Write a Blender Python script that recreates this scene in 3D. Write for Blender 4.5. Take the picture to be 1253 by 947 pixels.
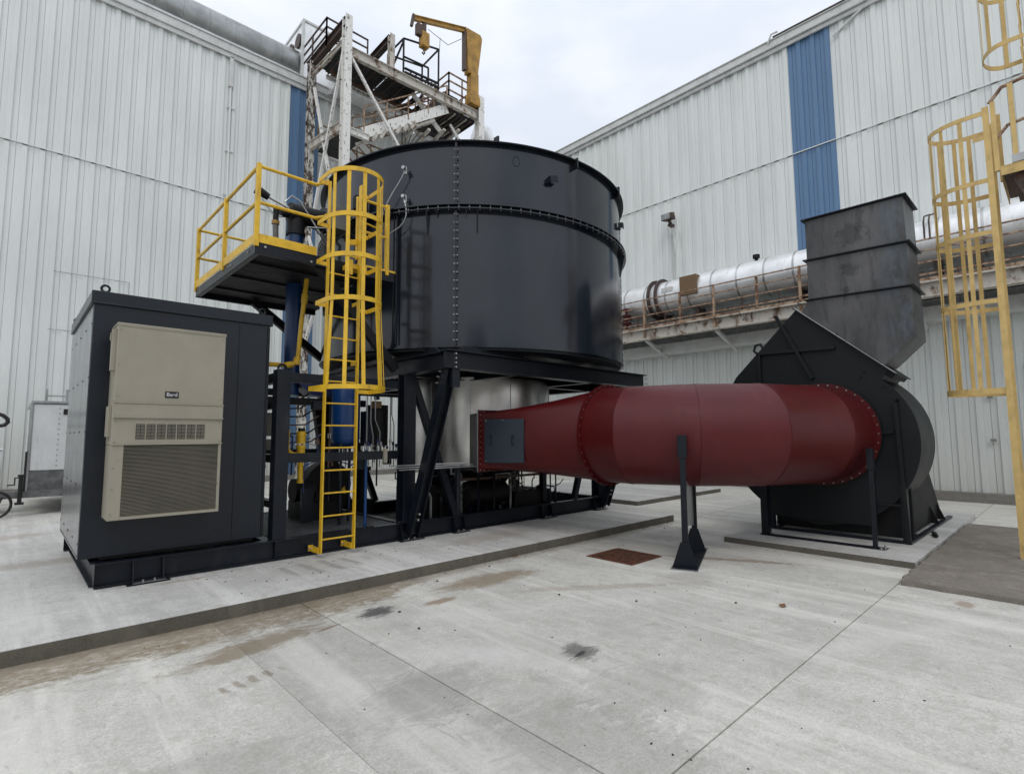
import bpy, math, random
from math import sin, cos, pi, radians, sqrt, atan2
from mathutils import Vector, Matrix
random.seed(7)
S = bpy.context.scene
for o in list(bpy.data.objects): bpy.data.objects.remove(o)

# ------------------------------------------------------------------ camera
F, YAW, PITCH, ROLL, H = 651.9, radians(46.6155), radians(5.143), radians(-0.257), 1.6
cd = bpy.data.cameras.new('camera'); cam = bpy.data.objects.new('camera', cd)
S.collection.objects.link(cam); S.camera = cam
cd.sensor_width = 36; cd.lens = 36*F/1253; cd.clip_start = .05; cd.clip_end = 3000
fw = Vector((cos(YAW)*cos(PITCH), sin(YAW)*cos(PITCH), sin(PITCH)))
rt = Vector((sin(YAW), -cos(YAW), 0)); up = rt.cross(fw)
r2 = rt*cos(ROLL)+up*sin(ROLL); u2 = -rt*sin(ROLL)+up*cos(ROLL)
m = Matrix((r2, u2, -fw)).transposed().to_4x4(); m.translation = (0, 0, H); cam.matrix_world = m

# ------------------------------------------------------------------ sky and sun
SUN_EL, SUN_AZ = 50, 224      # direction the light comes from, azimuth measured from +X towards +Y
W = bpy.data.worlds.new('World'); S.world = W; W.use_nodes = True
wt = W.node_tree; wt.nodes.clear()
wo = wt.nodes.new('ShaderNodeOutputWorld'); bg = wt.nodes.new('ShaderNodeBackground')
sky = wt.nodes.new('ShaderNodeTexSky'); sky.sky_type = 'NISHITA'; sky.sun_disc = False
sky.sun_elevation = radians(SUN_EL); sky.sun_rotation = radians(90-SUN_AZ)
sky.air_density = 1.0; sky.dust_density = 2.0
tc = wt.nodes.new('ShaderNodeTexCoord')
mp = wt.nodes.new('ShaderNodeMapping'); mp.inputs['Scale'].default_value = (1, 1, 2.2)
nz = wt.nodes.new('ShaderNodeTexNoise'); nz.inputs['Scale'].default_value = 2.3
nz.inputs['Detail'].default_value = 5; nz.inputs['Roughness'].default_value = .5
rp = wt.nodes.new('ShaderNodeValToRGB')
rp.color_ramp.elements[0].position = .36; rp.color_ramp.elements[0].color = (5.6, 6.0, 6.7, 1)
rp.color_ramp.elements[1].position = .60; rp.color_ramp.elements[1].color = (7.6, 7.8, 8.1, 1)
mx = wt.nodes.new('ShaderNodeMix'); mx.data_type = 'RGBA'; mx.inputs[0].default_value = .93
wt.links.new(tc.outputs['Generated'], mp.inputs[0]); wt.links.new(mp.outputs[0], nz.inputs[0])
wt.links.new(nz.outputs[0], rp.inputs[0]); wt.links.new(sky.outputs[0], mx.inputs[6])
wt.links.new(rp.outputs[0], mx.inputs[7])
sep = wt.nodes.new('ShaderNodeSeparateXYZ'); wt.links.new(tc.outputs['Generated'], sep.inputs[0])
mr = wt.nodes.new('ShaderNodeMapRange'); mr.inputs[3].default_value = .92; mr.inputs[4].default_value = 1.55
wt.links.new(sep.outputs[2], mr.inputs[0])
ml = wt.nodes.new('ShaderNodeVectorMath'); ml.operation = 'SCALE'; wt.links.new(mx.outputs[2], ml.inputs[0]); wt.links.new(mr.outputs[0], ml.inputs[3])
wt.links.new(ml.outputs[0], bg.inputs[0]); bg.inputs[1].default_value = .1
wt.links.new(bg.outputs[0], wo.inputs[0])
sl = bpy.data.lights.new('sun', 'SUN'); sl.energy = .5; sl.angle = radians(18); sl.color = (1, .97, .92)
so = bpy.data.objects.new('sun', sl); S.collection.objects.link(so)
sd = Vector((cos(radians(SUN_AZ))*cos(radians(SUN_EL)), sin(radians(SUN_AZ))*cos(radians(SUN_EL)), sin(radians(SUN_EL))))
so.rotation_euler = (-sd).to_track_quat('-Z', 'Y').to_euler(); so.location = (0, 0, 40)
S.view_settings.view_transform = 'Standard'; S.view_settings.look = 'None'
S.view_settings.exposure = 0.25; S.view_settings.gamma = 1
S.render.engine = 'CYCLES'

# ------------------------------------------------------------------ node helpers
class G:
    """tiny expression builder for shader maths"""
    def __init__(s, t, k): s.t, s.k = t, k
    def _op(s, op, *a):
        n = s.t.nodes.new('ShaderNodeMath'); n.operation = op
        for i, x in enumerate((s,)+a):
            if isinstance(x, G): s.t.links.new(x.k, n.inputs[i])
            else: n.inputs[i].default_value = x
        return G(s.t, n.outputs[0])
    def __add__(s, o): return s._op('ADD', o)
    def __sub__(s, o): return s._op('SUBTRACT', o)
    def __mul__(s, o): return s._op('MULTIPLY', o)
    def __truediv__(s, o): return s._op('DIVIDE', o)
    def abs(s): return s._op('ABSOLUTE')
    def pow(s, o): return s._op('POWER', o)
    def sqrt(s): return s._op('SQRT')
    def max(s, o): return s._op('MAXIMUM', o)
    def min(s, o): return s._op('MINIMUM', o)
    def sin(s): return s._op('SINE')
    def step(s, a, b):
        n = s.t.nodes.new('ShaderNodeMapRange'); n.interpolation_type = 'SMOOTHSTEP'
        s.t.links.new(s.k, n.inputs[0]); n.inputs[1].default_value = a; n.inputs[2].default_value = b
        return G(s.t, n.outputs[0])

class Mat:
    def __init__(s, name, col=(.5, .5, .5), rough=.5, metal=0, spec=.5):
        s.m = bpy.data.materials.new(name); s.m.use_nodes = True; s.t = s.m.node_tree
        s.b = s.t.nodes['Principled BSDF']
        s.b.inputs['Base Color'].default_value = (*col, 1); s.b.inputs['Roughness'].default_value = rough
        s.b.inputs['Metallic'].default_value = metal; s.b.inputs['Specular IOR Level'].default_value = spec
        s.m.diffuse_color = (*col, 1)
        g = s.t.nodes.new('ShaderNodeNewGeometry'); s.pos = g.outputs['Position']
        sx = s.t.nodes.new('ShaderNodeSeparateXYZ'); s.t.links.new(s.pos, sx.inputs[0])
        s.x, s.y, s.z = (G(s.t, sx.outputs[i]) for i in range(3))
    def noise(s, scale, detail=4, rough=.55, stretch=None, off=0, dist=0):
        n = s.t.nodes.new('ShaderNodeTexNoise'); n.inputs['Scale'].default_value = scale
        n.inputs['Detail'].default_value = detail; n.inputs['Roughness'].default_value = rough
        n.inputs['Distortion'].default_value = dist
        mpn = s.t.nodes.new('ShaderNodeMapping'); mpn.inputs['Location'].default_value = (off, off*.7, off*.3)
        if stretch: mpn.inputs['Scale'].default_value = stretch
        s.t.links.new(s.pos, mpn.inputs[0]); s.t.links.new(mpn.outputs[0], n.inputs[0])
        return G(s.t, n.outputs[0])
    def mix(s, fac, a, b, mode='MIX'):
        n = s.t.nodes.new('ShaderNodeMix'); n.data_type = 'RGBA'; n.blend_type = mode
        for i, x in ((0, fac), (6, a), (7, b)):
            if isinstance(x, G): s.t.links.new(x.k, n.inputs[i])
            elif hasattr(x, 'is_linked'): s.t.links.new(x, n.inputs[i])
            elif isinstance(x, (int, float)): n.inputs[i].default_value = x
            else: n.inputs[i].default_value = (*x, 1)
        return n.outputs[2]
    def color(s, sock): s.t.links.new(sock, s.b.inputs['Base Color']); return s
    def link(s, g, inp): s.t.links.new(g.k, s.b.inputs[inp]); return s
    def bump(s, g, strength=.3, dist=.01):
        n = s.t.nodes.new('ShaderNodeBump'); n.inputs['Strength'].default_value = strength
        n.inputs['Distance'].default_value = dist; s.t.links.new(g.k, n.inputs['Height'])
        s.t.links.new(n.outputs[0], s.b.inputs['Normal']); return s
    def blob(s, cx, cy, rx, ry, rot=0, k=.8, nzs=None, soft=.5):
        c, d = cos(radians(rot)), sin(radians(rot))
        dx = s.x-cx; dy = s.y-cy
        u = (dx*c+dy*d)/rx; v = (dy*c-dx*d)/ry
        q = (u*u+v*v).sqrt()+(nzs-.5)*(2*k)
        return q.step(1.0, 1.0-soft)

def simple(name, col, rough=.5, metal=0, var=.15, scale=3., dirt=None, dirt_amt=.3, spec=.5, bump=0, coat=0, wave=0):
    """paint or metal with a little uneven tone, patchy gloss and optional grime"""
    M_ = Mat(name, col, rough, metal, spec)
    n = M_.noise(scale, 5, .6); a = tuple(c*(1-var) for c in col); b = tuple(min(1, c*(1+var)) for c in col)
    out = M_.mix(n.step(.3, .7), a, b)
    if dirt:
        d = M_.noise(scale*2.3, 8, .68, off=5, stretch=(1, 1, .45)).step(.52, .74)*dirt_amt
        out = M_.mix(d, out, dirt)
    M_.color(out)
    M_.link((M_.noise(scale*1.7, 4, .6, off=9)-.5)*(.28*rough+.06)+rough, 'Roughness')
    if bump: M_.bump(M_.noise(scale*14, 3, .6), bump, .004)
    if wave: M_.bump(M_.noise(1.3, 2, .4, off=33, stretch=(1, 1, .6)), wave, .03)
    if coat: M_.b.inputs['Coat Weight'].default_value = coat; M_.b.inputs['Coat Roughness'].default_value = .12
    return M_.m

def concrete(name, base, streak=1., stains=None, dark=(.11, .095, .075), rough=.85):
    M_ = Mat(name, base, rough)
    big = M_.noise(.42, 5, .6, dist=.6); mid = M_.noise(2.6, 7, .68, off=3, dist=.4); fine = M_.noise(75, 5, .8, off=7)
    sweep = M_.noise(1.5, 7, .72, stretch=(1.9, .3, 1), off=11, dist=.5)
    b = base
    c = M_.mix(big.step(.32, .68), tuple(x*.80 for x in b), tuple(x*1.1 for x in b))
    c = M_.mix(mid.step(.36, .7)*.5, c, tuple(x*1.22 for x in b))
    c = M_.mix(sweep.step(.5, .70)*(.46*streak), c, tuple(x*.64 for x in b))
    c = M_.mix(fine.step(.42, .58)*.55, c, tuple(x*.6 for x in b))
    mot = M_.noise(9, 8, .8, off=51, dist=.5)
    c = M_.mix(mot.step(.5, .62)*.52, c, (b[0]*.66, b[1]*.64, b[2]*.60))
    c = M_.mix(mot.step(.46, .34)*.35, c, tuple(min(1, x*1.25) for x in b))
    spk = M_.noise(38, 2, .5, off=21).step(.70, .78)*.55
    c = M_.mix(spk, c, dark)
    c = M_.mix(M_.noise(17, 6, .8, off=25).step(.62, .70)*.5, c, (b[0]*.55, b[1]*.52, b[2]*.46))
    scr = M_.noise(3.0, 9, .8, stretch=(1.6, .5, 1), off=71, dist=2.2)
    scr2 = M_.noise(2.6, 9, .78, stretch=(2.4, .3, 1), off=81, dist=1.4)
    c = M_.mix(M_.noise(1.1, 6, .65, stretch=(2.6, .13, 1), off=91, dist=.25).step(.47, .66)*(.5*streak), c, tuple(min(1, x*1.32) for x in b))
    c = M_.mix(scr.step(.585, .63)*.42, c, tuple(x*.5 for x in b))
    c = M_.mix(scr2.step(.56, .72)*.3, c, tuple(min(1, x*1.25) for x in b))
    if stains: c = stains(M_, c, mid, sweep)
    oi = M_.t.nodes.new('ShaderNodeObjectInfo')
    c = M_.mix(1., c, oi.outputs['Color'], 'MULTIPLY')
    if streak < .5:
        c = M_.mix(M_.noise(4.5, 9, .8, off=13, dist=.8).step(.53, .62)*.5, c, (.34, .32, .29))
        c = M_.mix(M_.noise(2.2, 9, .8, off=19).step(.52, .62)*.45, c, (.11, .095, .08))
    M_.color(c); M_.bump(fine*.7+mid, .5, .012)
    return M_.m

def yard_stains(M_, c, mid, sweep):
    rag = M_.noise(6.5, 9, .78, stretch=(.6, 1.2, 1), off=31, dist=1.2)
    # clay washed along the foot of the kerb
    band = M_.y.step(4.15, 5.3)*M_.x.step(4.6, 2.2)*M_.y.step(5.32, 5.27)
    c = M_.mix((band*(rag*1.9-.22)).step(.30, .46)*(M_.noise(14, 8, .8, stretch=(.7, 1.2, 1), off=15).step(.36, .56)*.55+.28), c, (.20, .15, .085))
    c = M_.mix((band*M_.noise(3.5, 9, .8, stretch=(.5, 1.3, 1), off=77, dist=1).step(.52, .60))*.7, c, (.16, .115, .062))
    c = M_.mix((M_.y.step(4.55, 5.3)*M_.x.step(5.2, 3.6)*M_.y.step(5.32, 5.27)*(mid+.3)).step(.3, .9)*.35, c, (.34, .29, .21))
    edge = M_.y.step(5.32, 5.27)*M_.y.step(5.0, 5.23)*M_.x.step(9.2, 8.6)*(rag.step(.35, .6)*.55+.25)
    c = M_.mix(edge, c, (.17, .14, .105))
    for (x, y, rx, ry, r, k, a, col) in (
        (4.0, 4.62, .85, .28, -4, .9, .75, (.22, .16, .095)), (3.15, 4.36, .22, .09, 0, .8, .75, (.24, .155, .09)),
        (1.5, 4.45, .75, .2, 12, 1.2, .75, (.20, .15, .088)), (2.05, 4.42, .16, .03, 14, .8, .8, (.2, .13, .08)),
        (2.55, 4.5, .22, .15, 20, 1.3, .85, (.04, .04, .04)), (3.2, 2.66, .2, .16, 30, 1.5, .75, (.06, .058, .055)), (3.15, 2.62, .1, .03, 10, .8, .9, (.03, .03, .03)),
        (6.62, .84, .16, .1, 0, .7, .6, (.24, .15, .09)), (6.8, 3.2, 1.1, .10, -62, 1.2, .7, (.25, .18, .12)),
        (5.6, 3.1, .6, .35, 10, 1.1, .25, (.25, .23, .2)), (2.3, 1.9, .5, .8, 30, 1.2, .3, (.2, .19, .17)),
        (2.0, 2.9, .55, .4, 20, 1.3, .35, (.2, .195, .185)), (3.0, 2.0, .6, .4, 0, 1.2, .3, (.22, .21, .19)),
        (4.6, 3.6, 1.2, .12, -35, 1.0, .35, (.27, .2, .15)), (8, 4.6, .9, .5, 0, 1., .3, (.25, .24, .22)),
        (.9, 2.9, .6, .3, -20, 1.2, .3, (.2, .19, .17))):
        c = M_.mix(M_.blob(x, y, rx, ry, r, k, rag, .55)*a, c, col)
    # pale dust streaks left by sweeping and by the plates' grout
    for (x, y, rx, ry, r, a) in ((5.9, 3.3, .55, .12, -42, .6), (2.6, 3.2, .9, .3, -60, .45), (1.6, 3.3, .25, 1.4, 0, .25),
                                 (3.6, 3.6, 2.6, .22, -30, .3), (5, 1.2, 2.5, .18, -25, .3)):
        c = M_.mix(M_.blob(x, y, rx, ry, r, .7, sweep, .9)*a, c, (.66, .65, .62))
    # tyre tread prints: short bars in a row inside ragged patches
    for (x, y, rx, ry, r, f) in ((1.26, 3.86, .30, .085, 12, 62),):
        cc, dd = cos(radians(r)), sin(radians(r))
        u = (M_.x-x)*cc+(M_.y-y)*dd
        bars = ((u*f+(rag-.5)*5).sin()+(rag-.5)*2.5).step(.05, .5)
        c = M_.mix(M_.blob(x, y, rx, ry, r, .45, rag, .4)*bars*.6, c, (.2, .15, .1))
    return c
def pad_stains(M_, c, mid, sweep):
    rag = M_.noise(6, 8, .7, off=41, dist=.7)
    u = (M_.x-2.75); bars = ((u*26+(M_.y-6)*1.6+(rag-.5)*4).sin()+(rag-.5)*2.6).step(.0, .6)
    c = M_.mix(M_.blob(2.75, 6.05, .68, .36, 0, .5, rag, .4)*bars*.5, c, (.2, .185, .165))
    c = M_.mix(M_.blob(2.75, 6.05, .9, .4, 0, .6, rag, .8)*.2, c, (.3, .28, .25))
    for (x, y, rx, ry, r, a, col) in ((1.4, 6.45, .35, .05, 0, .5, (.3, .22, .14)), (5.2, 6.0, 1.1, .3, 0, .35, (.3, .22, .16)),
                                      (.2, 8.5, .9, .3, 0, .4, (.25, .2, .15)), (-.2, 11, 1, .4, 0, .4, (.3, .2, .14)),
                                      (4, 6.3, .3, .08, 0, .5, (.6, .59, .57))):
        c = M_.mix(M_.blob(x, y, rx, ry, r, .8, rag, .6)*a, c, col)
    return c

M = {}
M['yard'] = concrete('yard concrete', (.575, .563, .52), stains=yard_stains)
M['pad'] = concrete('pad concrete', (.55, .543, .52), stains=pad_stains)
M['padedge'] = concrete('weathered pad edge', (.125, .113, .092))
M['oldslab'] = concrete('old brown slab', (.215, .192, .165), streak=.12)
M['base'] = concrete('wall base concrete', (.22, .21, .19))

def cladding(name, col, streak):
    M_ = Mat(name, col, .55)
    n = M_.noise(1.1, 5, .6, stretch=(1, 1, .25)); st = M_.noise(3.3, 6, .7, stretch=(1.2, 1.2, .05), off=3)
    g = M_.noise(90, 2, .5, off=8)
    c = M_.mix(n.step(.3, .7), tuple(x*.94 for x in col), tuple(min(1, x*1.04) for x in col))
    c = M_.mix(st.step(.58, .85)*.16, c, streak)
    c = M_.mix(M_.z.step(3.5, .1)*(st*.7+.1), c, streak)
    c = M_.mix(g.step(.4, .7)*.07, c, streak)
    drip = M_.y.step(9.62, 9.3)*M_.y.step(8.85, 9.1)*M_.z.step(8.75, 8.5)*M_.z.step(5.5, 8)*M_.noise(9, 5, .7, stretch=(1, 1, .06), off=61).step(.4, .62)
    c = M_.mix(drip*.55, c, (.16, .15, .13))
    oi = M_.t.nodes.new('ShaderNodeObjectInfo')
    w = G(M_.t, oi.outputs['Random'])
    c = M_.mix(w*.05, c, tuple(x*.72 for x in col))
    M_.color(c); M_.bump(M_.noise(2.5, 3, .5, off=4), .15, .02)
    return M_.m
M['clad'] = cladding('white ribbed cladding', (.71, .742, .727), (.38, .37, .33))
M['cladblue'] = cladding('blue ribbed cladding', (.105, .2, .345), (.06, .1, .16))
M['trim'] = simple('white trim', (.58, .59, .58), .5, var=.08, dirt=(.2, .18, .15), dirt_amt=.4)
M['darkgap'] = simple('dark joint', (.03, .03, .03), .8)
M['tank'] = simple('charcoal gloss paint', (.0092, .0135, .0215), .15, var=.14, scale=1.2, dirt=(.04, .046, .052), dirt_amt=.14, spec=.55, wave=.35)
M['steel'] = simple('charcoal frame paint', (.0062, .0088, .0145), .36, var=.2, scale=2.4, dirt=(.07, .06, .05), dirt_amt=.2, spec=.28)
M['cab'] = simple('cabinet paint', (.0085, .012, .0185), .3, var=.1, scale=1.5, dirt=(.05, .05, .05), dirt_amt=.12, spec=.36, wave=.2)
M['cabside'] = simple('cabinet side with painted sheen', (.17, .178, .19), .2, .75, var=.35, scale=2.2, dirt=(.03, .03, .03), dirt_amt=.35)  # same glossy paint as the front; lighter tone carries its reflected sheen
M['fan'] = simple('fan paint', (.009, .011, .0125), .45, var=.15, scale=1.6, dirt=(.03, .03, .03), dirt_amt=.12, spec=.2)
M['black'] = simple('black matt', (.006, .006, .007), .6, var=.2, spec=.3)
M['grating'] = simple('deck steel', (.06, .065, .07), .5, var=.2)
M['redA'] = simple('oxide red paint', (.068, .0052, .006), .34, var=.12, scale=1.3, dirt=(.10, .02, .022), dirt_amt=.14, spec=.24, wave=.12)
M['redB'] = simple('dusty oxide red paint', (.082, .0085, .0105), .42, var=.12, scale=1.3, dirt=(.15, .04, .045), dirt_amt=.25, spec=.3, wave=.15)
M['door'] = simple('dark blue grey paint', (.016, .024, .038), .4, var=.1)
M['yellow'] = simple('yellow paint', (.68, .42, .02), .42, var=.12, scale=6, dirt=(.22, .12, .025), dirt_amt=.6)
M['oldyellow'] = simple('aged yellow paint', (.57, .40, .15), .55, var=.12, scale=5, dirt=(.2, .12, .05), dirt_amt=.5)
M['crane'] = simple('crane yellow', (.36, .20, .035), .6, var=.25, scale=3, dirt=(.09, .04, .015), dirt_amt=.8)
M['galv'] = simple('galvanised sheet', (.46, .47, .47), .36, .85, var=.2, scale=2.2, dirt=(.2, .19, .17), dirt_amt=.35)
M['zinc'] = simple('zinc fitting', (.42, .42, .41), .3, .8, var=.1)
M['stain'] = simple('stainless drum', (.62, .60, .57), .3, 1.0, var=.18, scale=1.1, dirt=(.3, .28, .24), dirt_amt=.3)
M['box'] = simple('dull sheet steel', (.13, .13, .12), .55, .3, var=.15)
M['alu'] = simple('aluminium jacketing', (.80, .81, .82), .36, .5, var=.12, scale=1.5, dirt=(.25, .23, .2), dirt_amt=.35)
M['beige'] = simple('beige enamel', (.30, .275, .215), .5, var=.05, scale=4, dirt=(.2, .18, .14), dirt_amt=.15)
M['beigedark'] = simple('grille beige', (.20, .185, .145), .6, var=.1)
M['blue'] = simple('blue enamel', (.005, .042, .155), .35, var=.1)
M['bluedark'] = simple('dark blue enamel', (.006, .02, .09), .4)
M['rubber'] = simple('black rubber', (.01, .01, .01), .5)
M['glass'] = simple('lamp glass', (.3, .32, .33), .15, var=.2, scale=8)
M['leaf'] = simple('dry leaf', (.16, .08, .035), .8, var=.3, scale=40)
M['trailer'] = simple('trailer sheet', (.72, .73, .73), .4, .3, var=.06, scale=3, dirt=(.3, .3, .29), dirt_amt=.3)
M['tread'] = simple('tread plate', (.17, .175, .18), .4, .6, var=.3, scale=6)

def flaky(name, paint, rust, lo, hi, scale=5, stretch=(1, 1, .6)):
    M_ = Mat(name, paint, .6)
    a = M_.noise(scale, 8, .72, stretch=stretch); b = M_.noise(scale*2.4, 6, .7, off=4)
    dk = M_.noise(scale*4.5, 4, .7, off=14).step(.45, .6)
    r = M_.mix(dk, rust, tuple(x*.18 for x in rust))
    c = M_.mix(a.step(lo, hi), M_.mix(b.step(.5, .75)*.5, paint, tuple(x*.55+y*.3 for x, y in zip(paint, rust))), r)
    M_.color(c); M_.bump(a, .5, .01); return M_.m
M['flaky'] = flaky('flaking white paint', (.74, .73, .70), (.08, .045, .03), .57, .61, 10)
M['flakyheavy'] = flaky('heavily flaking white paint', (.58, .57, .53), (.09, .055, .04), .46, .53, 9, (1, 1, .35))
M['rustrail'] = flaky('rusted white railing', (.38, .27, .18), (.22, .11, .06), .44, .56, 7)
M['rust'] = flaky('rust brown steel', (.07, .048, .04), (.11, .055, .03), .4, .6)
M['darkrail'] = flaky('dark rusted railing', (.05, .035, .03), (.14, .08, .06), .5, .6)
M['rustbeam'] = flaky('stained white beam', (.50, .47, .42), (.24, .15, .09), .50, .62, 3.2)
M['grate'] = flaky('rusted grate', (.19, .065, .03), (.09, .03, .015), .4, .6, 12)
M['rustbox'] = flaky('rusted cover', (.15, .09, .04), (.3, .2, .12), .55, .7, 6)

def rawsteel():
    M_ = Mat('raw mill scale steel', (.06, .06, .062), .4, .5)
    a = M_.noise(1.3, 6, .6, stretch=(1, 1, .5)); b = M_.noise(6, 8, .75, stretch=(1.4, 1.4, .3), off=6)
    c = M_.mix(a.step(.3, .7), (.042, .043, .046), (.115, .112, .11))
    c = M_.mix(b.step(.5, .7)*.55, c, (.02, .02, .023))
    # blue heat tint and pale scale beside the corner weld
    e = M_.y.step(1.95, 1.62)*M_.noise(5, 6, .7, off=17, stretch=(1, 1, .4)).step(.42, .62)
    c = M_.mix(e*.55, c, (.11, .135, .16))
    rg = M_.noise(5.5, 6, .75, off=22, dist=.8)
    # wet run marks down the face
    for (cy, w, z1, z2) in ((2.18, .17, 4.45, 4.78), (2.05, .06, 4.6, 5.0), (2.2, .12, 3.95, 4.2), (2.26, .05, 3.7, 3.82)):
        q = ((M_.y-cy)/w).abs()+(rg-.5)*4
        zz = (M_.z-(z1+z2)/2)/((z2-z1)/2)
        c = M_.mix(((q*q+zz*zz).sqrt()+(rg-.5)*1.5).step(1.15, .7)*.42, c, (.012, .013, .015))
    M_.color(c); M_.link(b*.3+.28, 'Roughness'); return M_.m
M['raw'] = rawsteel()

# ------------------------------------------------------------------ geometry helpers
ORG = {}
COL = S.collection
class MB:
    def __init__(s): s.v, s.f, s.mk = [], [], []
    def add(s, vs, fs):
        n = len(s.v); s.mk.append((n, len(s.f))); s.v += [tuple(p) for p in vs]; s.f += [tuple(n+i for i in f) for f in fs]; return s
    def box(s, x0, x1, y0, y1, z0, z1):
        x0, x1 = sorted((x0, x1)); y0, y1 = sorted((y0, y1)); z0, z1 = sorted((z0, z1))
        return s.add([(x0,y0,z0),(x1,y0,z0),(x1,y1,z0),(x0,y1,z0),(x0,y0,z1),(x1,y0,z1),(x1,y1,z1),(x0,y1,z1)],
                     [(0,3,2,1),(4,5,6,7),(0,1,5,4),(1,2,6,5),(2,3,7,6),(3,0,4,7)])
    def frame(s, p, q, upv):
        d = (q-p).normalized(); upv = Vector(upv)
        if abs(d.dot(upv)) > .99: upv = Vector((0, 1, 0)) if abs(d.y) < .9 else Vector((1, 0, 0))
        a = d.cross(upv).normalized(); b = a.cross(d).normalized(); return a, b
    def bar(s, p, q, w, h=None, upv=(0, 0, 1), off=(0, 0)):
        """rectangular bar p-q, w across (horizontal), h along up"""
        p, q = Vector(p), Vector(q); h = h or w; a, b = s.frame(p, q, upv)
        o = a*off[0]+b*off[1]; c = [(-1,-1),(1,-1),(1,1),(-1,1)]
        vs = [p+o+a*i*w/2+b*j*h/2 for i, j in c]+[q+o+a*i*w/2+b*j*h/2 for i, j in c]
        return s.add(vs, [(3,2,1,0),(4,5,6,7),(0,1,5,4),(1,2,6,5),(2,3,7,6),(3,0,4,7)])
    def ibeam(s, p, q, w, h, t=.012, upv=(0, 0, 1)):
        s.bar(p, q, w, t, upv, (0, h/2-t/2)); s.bar(p, q, w, t, upv, (0, -h/2+t/2)); s.bar(p, q, t, h-2*t, upv); return s
    def cyl(s, p, q, r, n=16, r2=None, cap=True):
        p, q = Vector(p), Vector(q); r2 = r if r2 is None else r2; a, b = s.frame(p, q, (0, 0, 1))
        vs = [p+(a*cos(2*pi*i/n)+b*sin(2*pi*i/n))*r for i in range(n)]+[q+(a*cos(2*pi*i/n)+b*sin(2*pi*i/n))*r2 for i in range(n)]
        fs = [(i, (i+1) % n, n+(i+1) % n, n+i) for i in range(n)]
        if cap: fs += [tuple(range(n-1, -1, -1)), tuple(range(n, 2*n))]
        return s.add(vs, fs)
    def tube(s, path, r, n=8):
        P = [Vector(p) for p in path]; rings = []; a = None
        for i, p in enumerate(P):
            d = ((P[min(i+1, len(P)-1)]-p).normalized()+(p-P[max(i-1, 0)]).normalized()).normalized()
            if a is None: a, b = s.frame(p, p+d, (0, 0, 1))
            else:
                a = (a-d*a.dot(d)).normalized(); b = a.cross(d)
            rings.append([p+(a*cos(2*pi*k/n)+b*sin(2*pi*k/n))*r for k in range(n)])
        return s.loft(rings)
    def loft(s, rings, cap=True, close=True):
        n = len(rings[0]); vs = [p for r in rings for p in r]; fs = []
        for j in range(len(rings)-1):
            for i in range(n if close else n-1):
                k = (i+1) % n; fs.append((j*n+i, j*n+k, (j+1)*n+k, (j+1)*n+i))
        if cap: fs += [tuple(range(n-1, -1, -1)), tuple(range((len(rings)-1)*n, len(rings)*n))]
        return s.add(vs, fs)
    def lathe(s, c, prof, n=64, a0=0, a1=2*pi):
        """closed ring section revolved about the vertical through c; prof = [(r,z)...] closed polygon"""
        full = abs(a1-a0-2*pi) < 1e-6; N = n if full else n+1
        rings = [[Vector((c[0]+r*cos(a0+(a1-a0)*i/n), c[1]+r*sin(a0+(a1-a0)*i/n), z)) for r, z in prof] for i in range(N)]
        m_ = len(prof); vs = [p for r in rings for p in r]; fs = []
        for j in range(n):
            k = (j+1) % N
            for i in range(m_):
                l = (i+1) % m_; fs.append((j*m_+i, k*m_+i, k*m_+l, j*m_+l))
        if not full: fs += [tuple(range(m_)), tuple(range(len(vs)-1, len(vs)-1-m_, -1))]
        return s.add(vs, fs)
    def prism(s, poly, ext):
        poly = [Vector(p) for p in poly]; e = Vector(ext); n = len(poly)
        return s.add(poly+[p+e for p in poly], [tuple(range(n-1, -1, -1)), tuple(range(n, 2*n))]+[(i, (i+1) % n, n+(i+1) % n, n+i) for i in range(n)])
    def strap(s, path, h, t, closed=False):
        """flat bar bent along a path in plan, standing h tall (z) and t thick"""
        P = [Vector(p) for p in path]; rings = []
        for i, p in enumerate(P):
            d = (P[min(i+1, len(P)-1)]-P[max(i-1, 0)]).normalized(); nrm = Vector((-d.y, d.x, 0)).normalized()*t/2
            rings.append([p-nrm-Vector((0,0,h/2)), p+nrm-Vector((0,0,h/2)), p+nrm+Vector((0,0,h/2)), p-nrm+Vector((0,0,h/2))])
        return s.loft(rings)
    def mesh(s, name, org=(0, 0, 0), smooth=True, mat=None, normals=True):
        me = bpy.data.meshes.new(name); o = Vector(org)
        me.from_pydata([tuple(Vector(p)-o) for p in s.v], [], s.f); me.validate()
        if normals:
            import bmesh
            b = bmesh.new(); b.from_mesh(me); bmesh.ops.recalc_face_normals(b, faces=b.faces); b.to_mesh(me); b.free()
        if smooth:
            me.shade_smooth(); me.set_sharp_from_angle(angle=radians(34))
        if mat: me.materials.append(M[mat])
        return me
    def put_each(s, name, mat, parent, bevel=0):
        mk = s.mk+[(len(s.v), len(s.f))]
        for (a, b), (c, d) in zip(mk, mk[1:]):
            q = MB(); q.v = s.v[a:c]; q.f = [tuple(i-a for i in f) for f in s.f[b:d]]; q.put(name, mat, parent, bevel)
    def put(s, name, mat, parent=None, bevel=0, label=None, stuff=False, loc=None):
        org = ORG[parent] if parent else (Vector(loc) if loc else Vector((0, 0, 0)))
        o = bpy.data.objects.new(name, s.mesh(name, org, mat=mat)); COL.objects.link(o)
        if parent: o.parent = parent; ORG[o] = org
        else: o.location = org; ORG[o] = org
        if bevel:
            b = o.modifiers.new('bevel', 'BEVEL'); b.width = bevel; b.segments = 2; b.limit_method = 'ANGLE'; b.angle_limit = radians(40)
        if label: o['label'] = label
        if stuff: o['kind'] = 'stuff'
        return o
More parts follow.
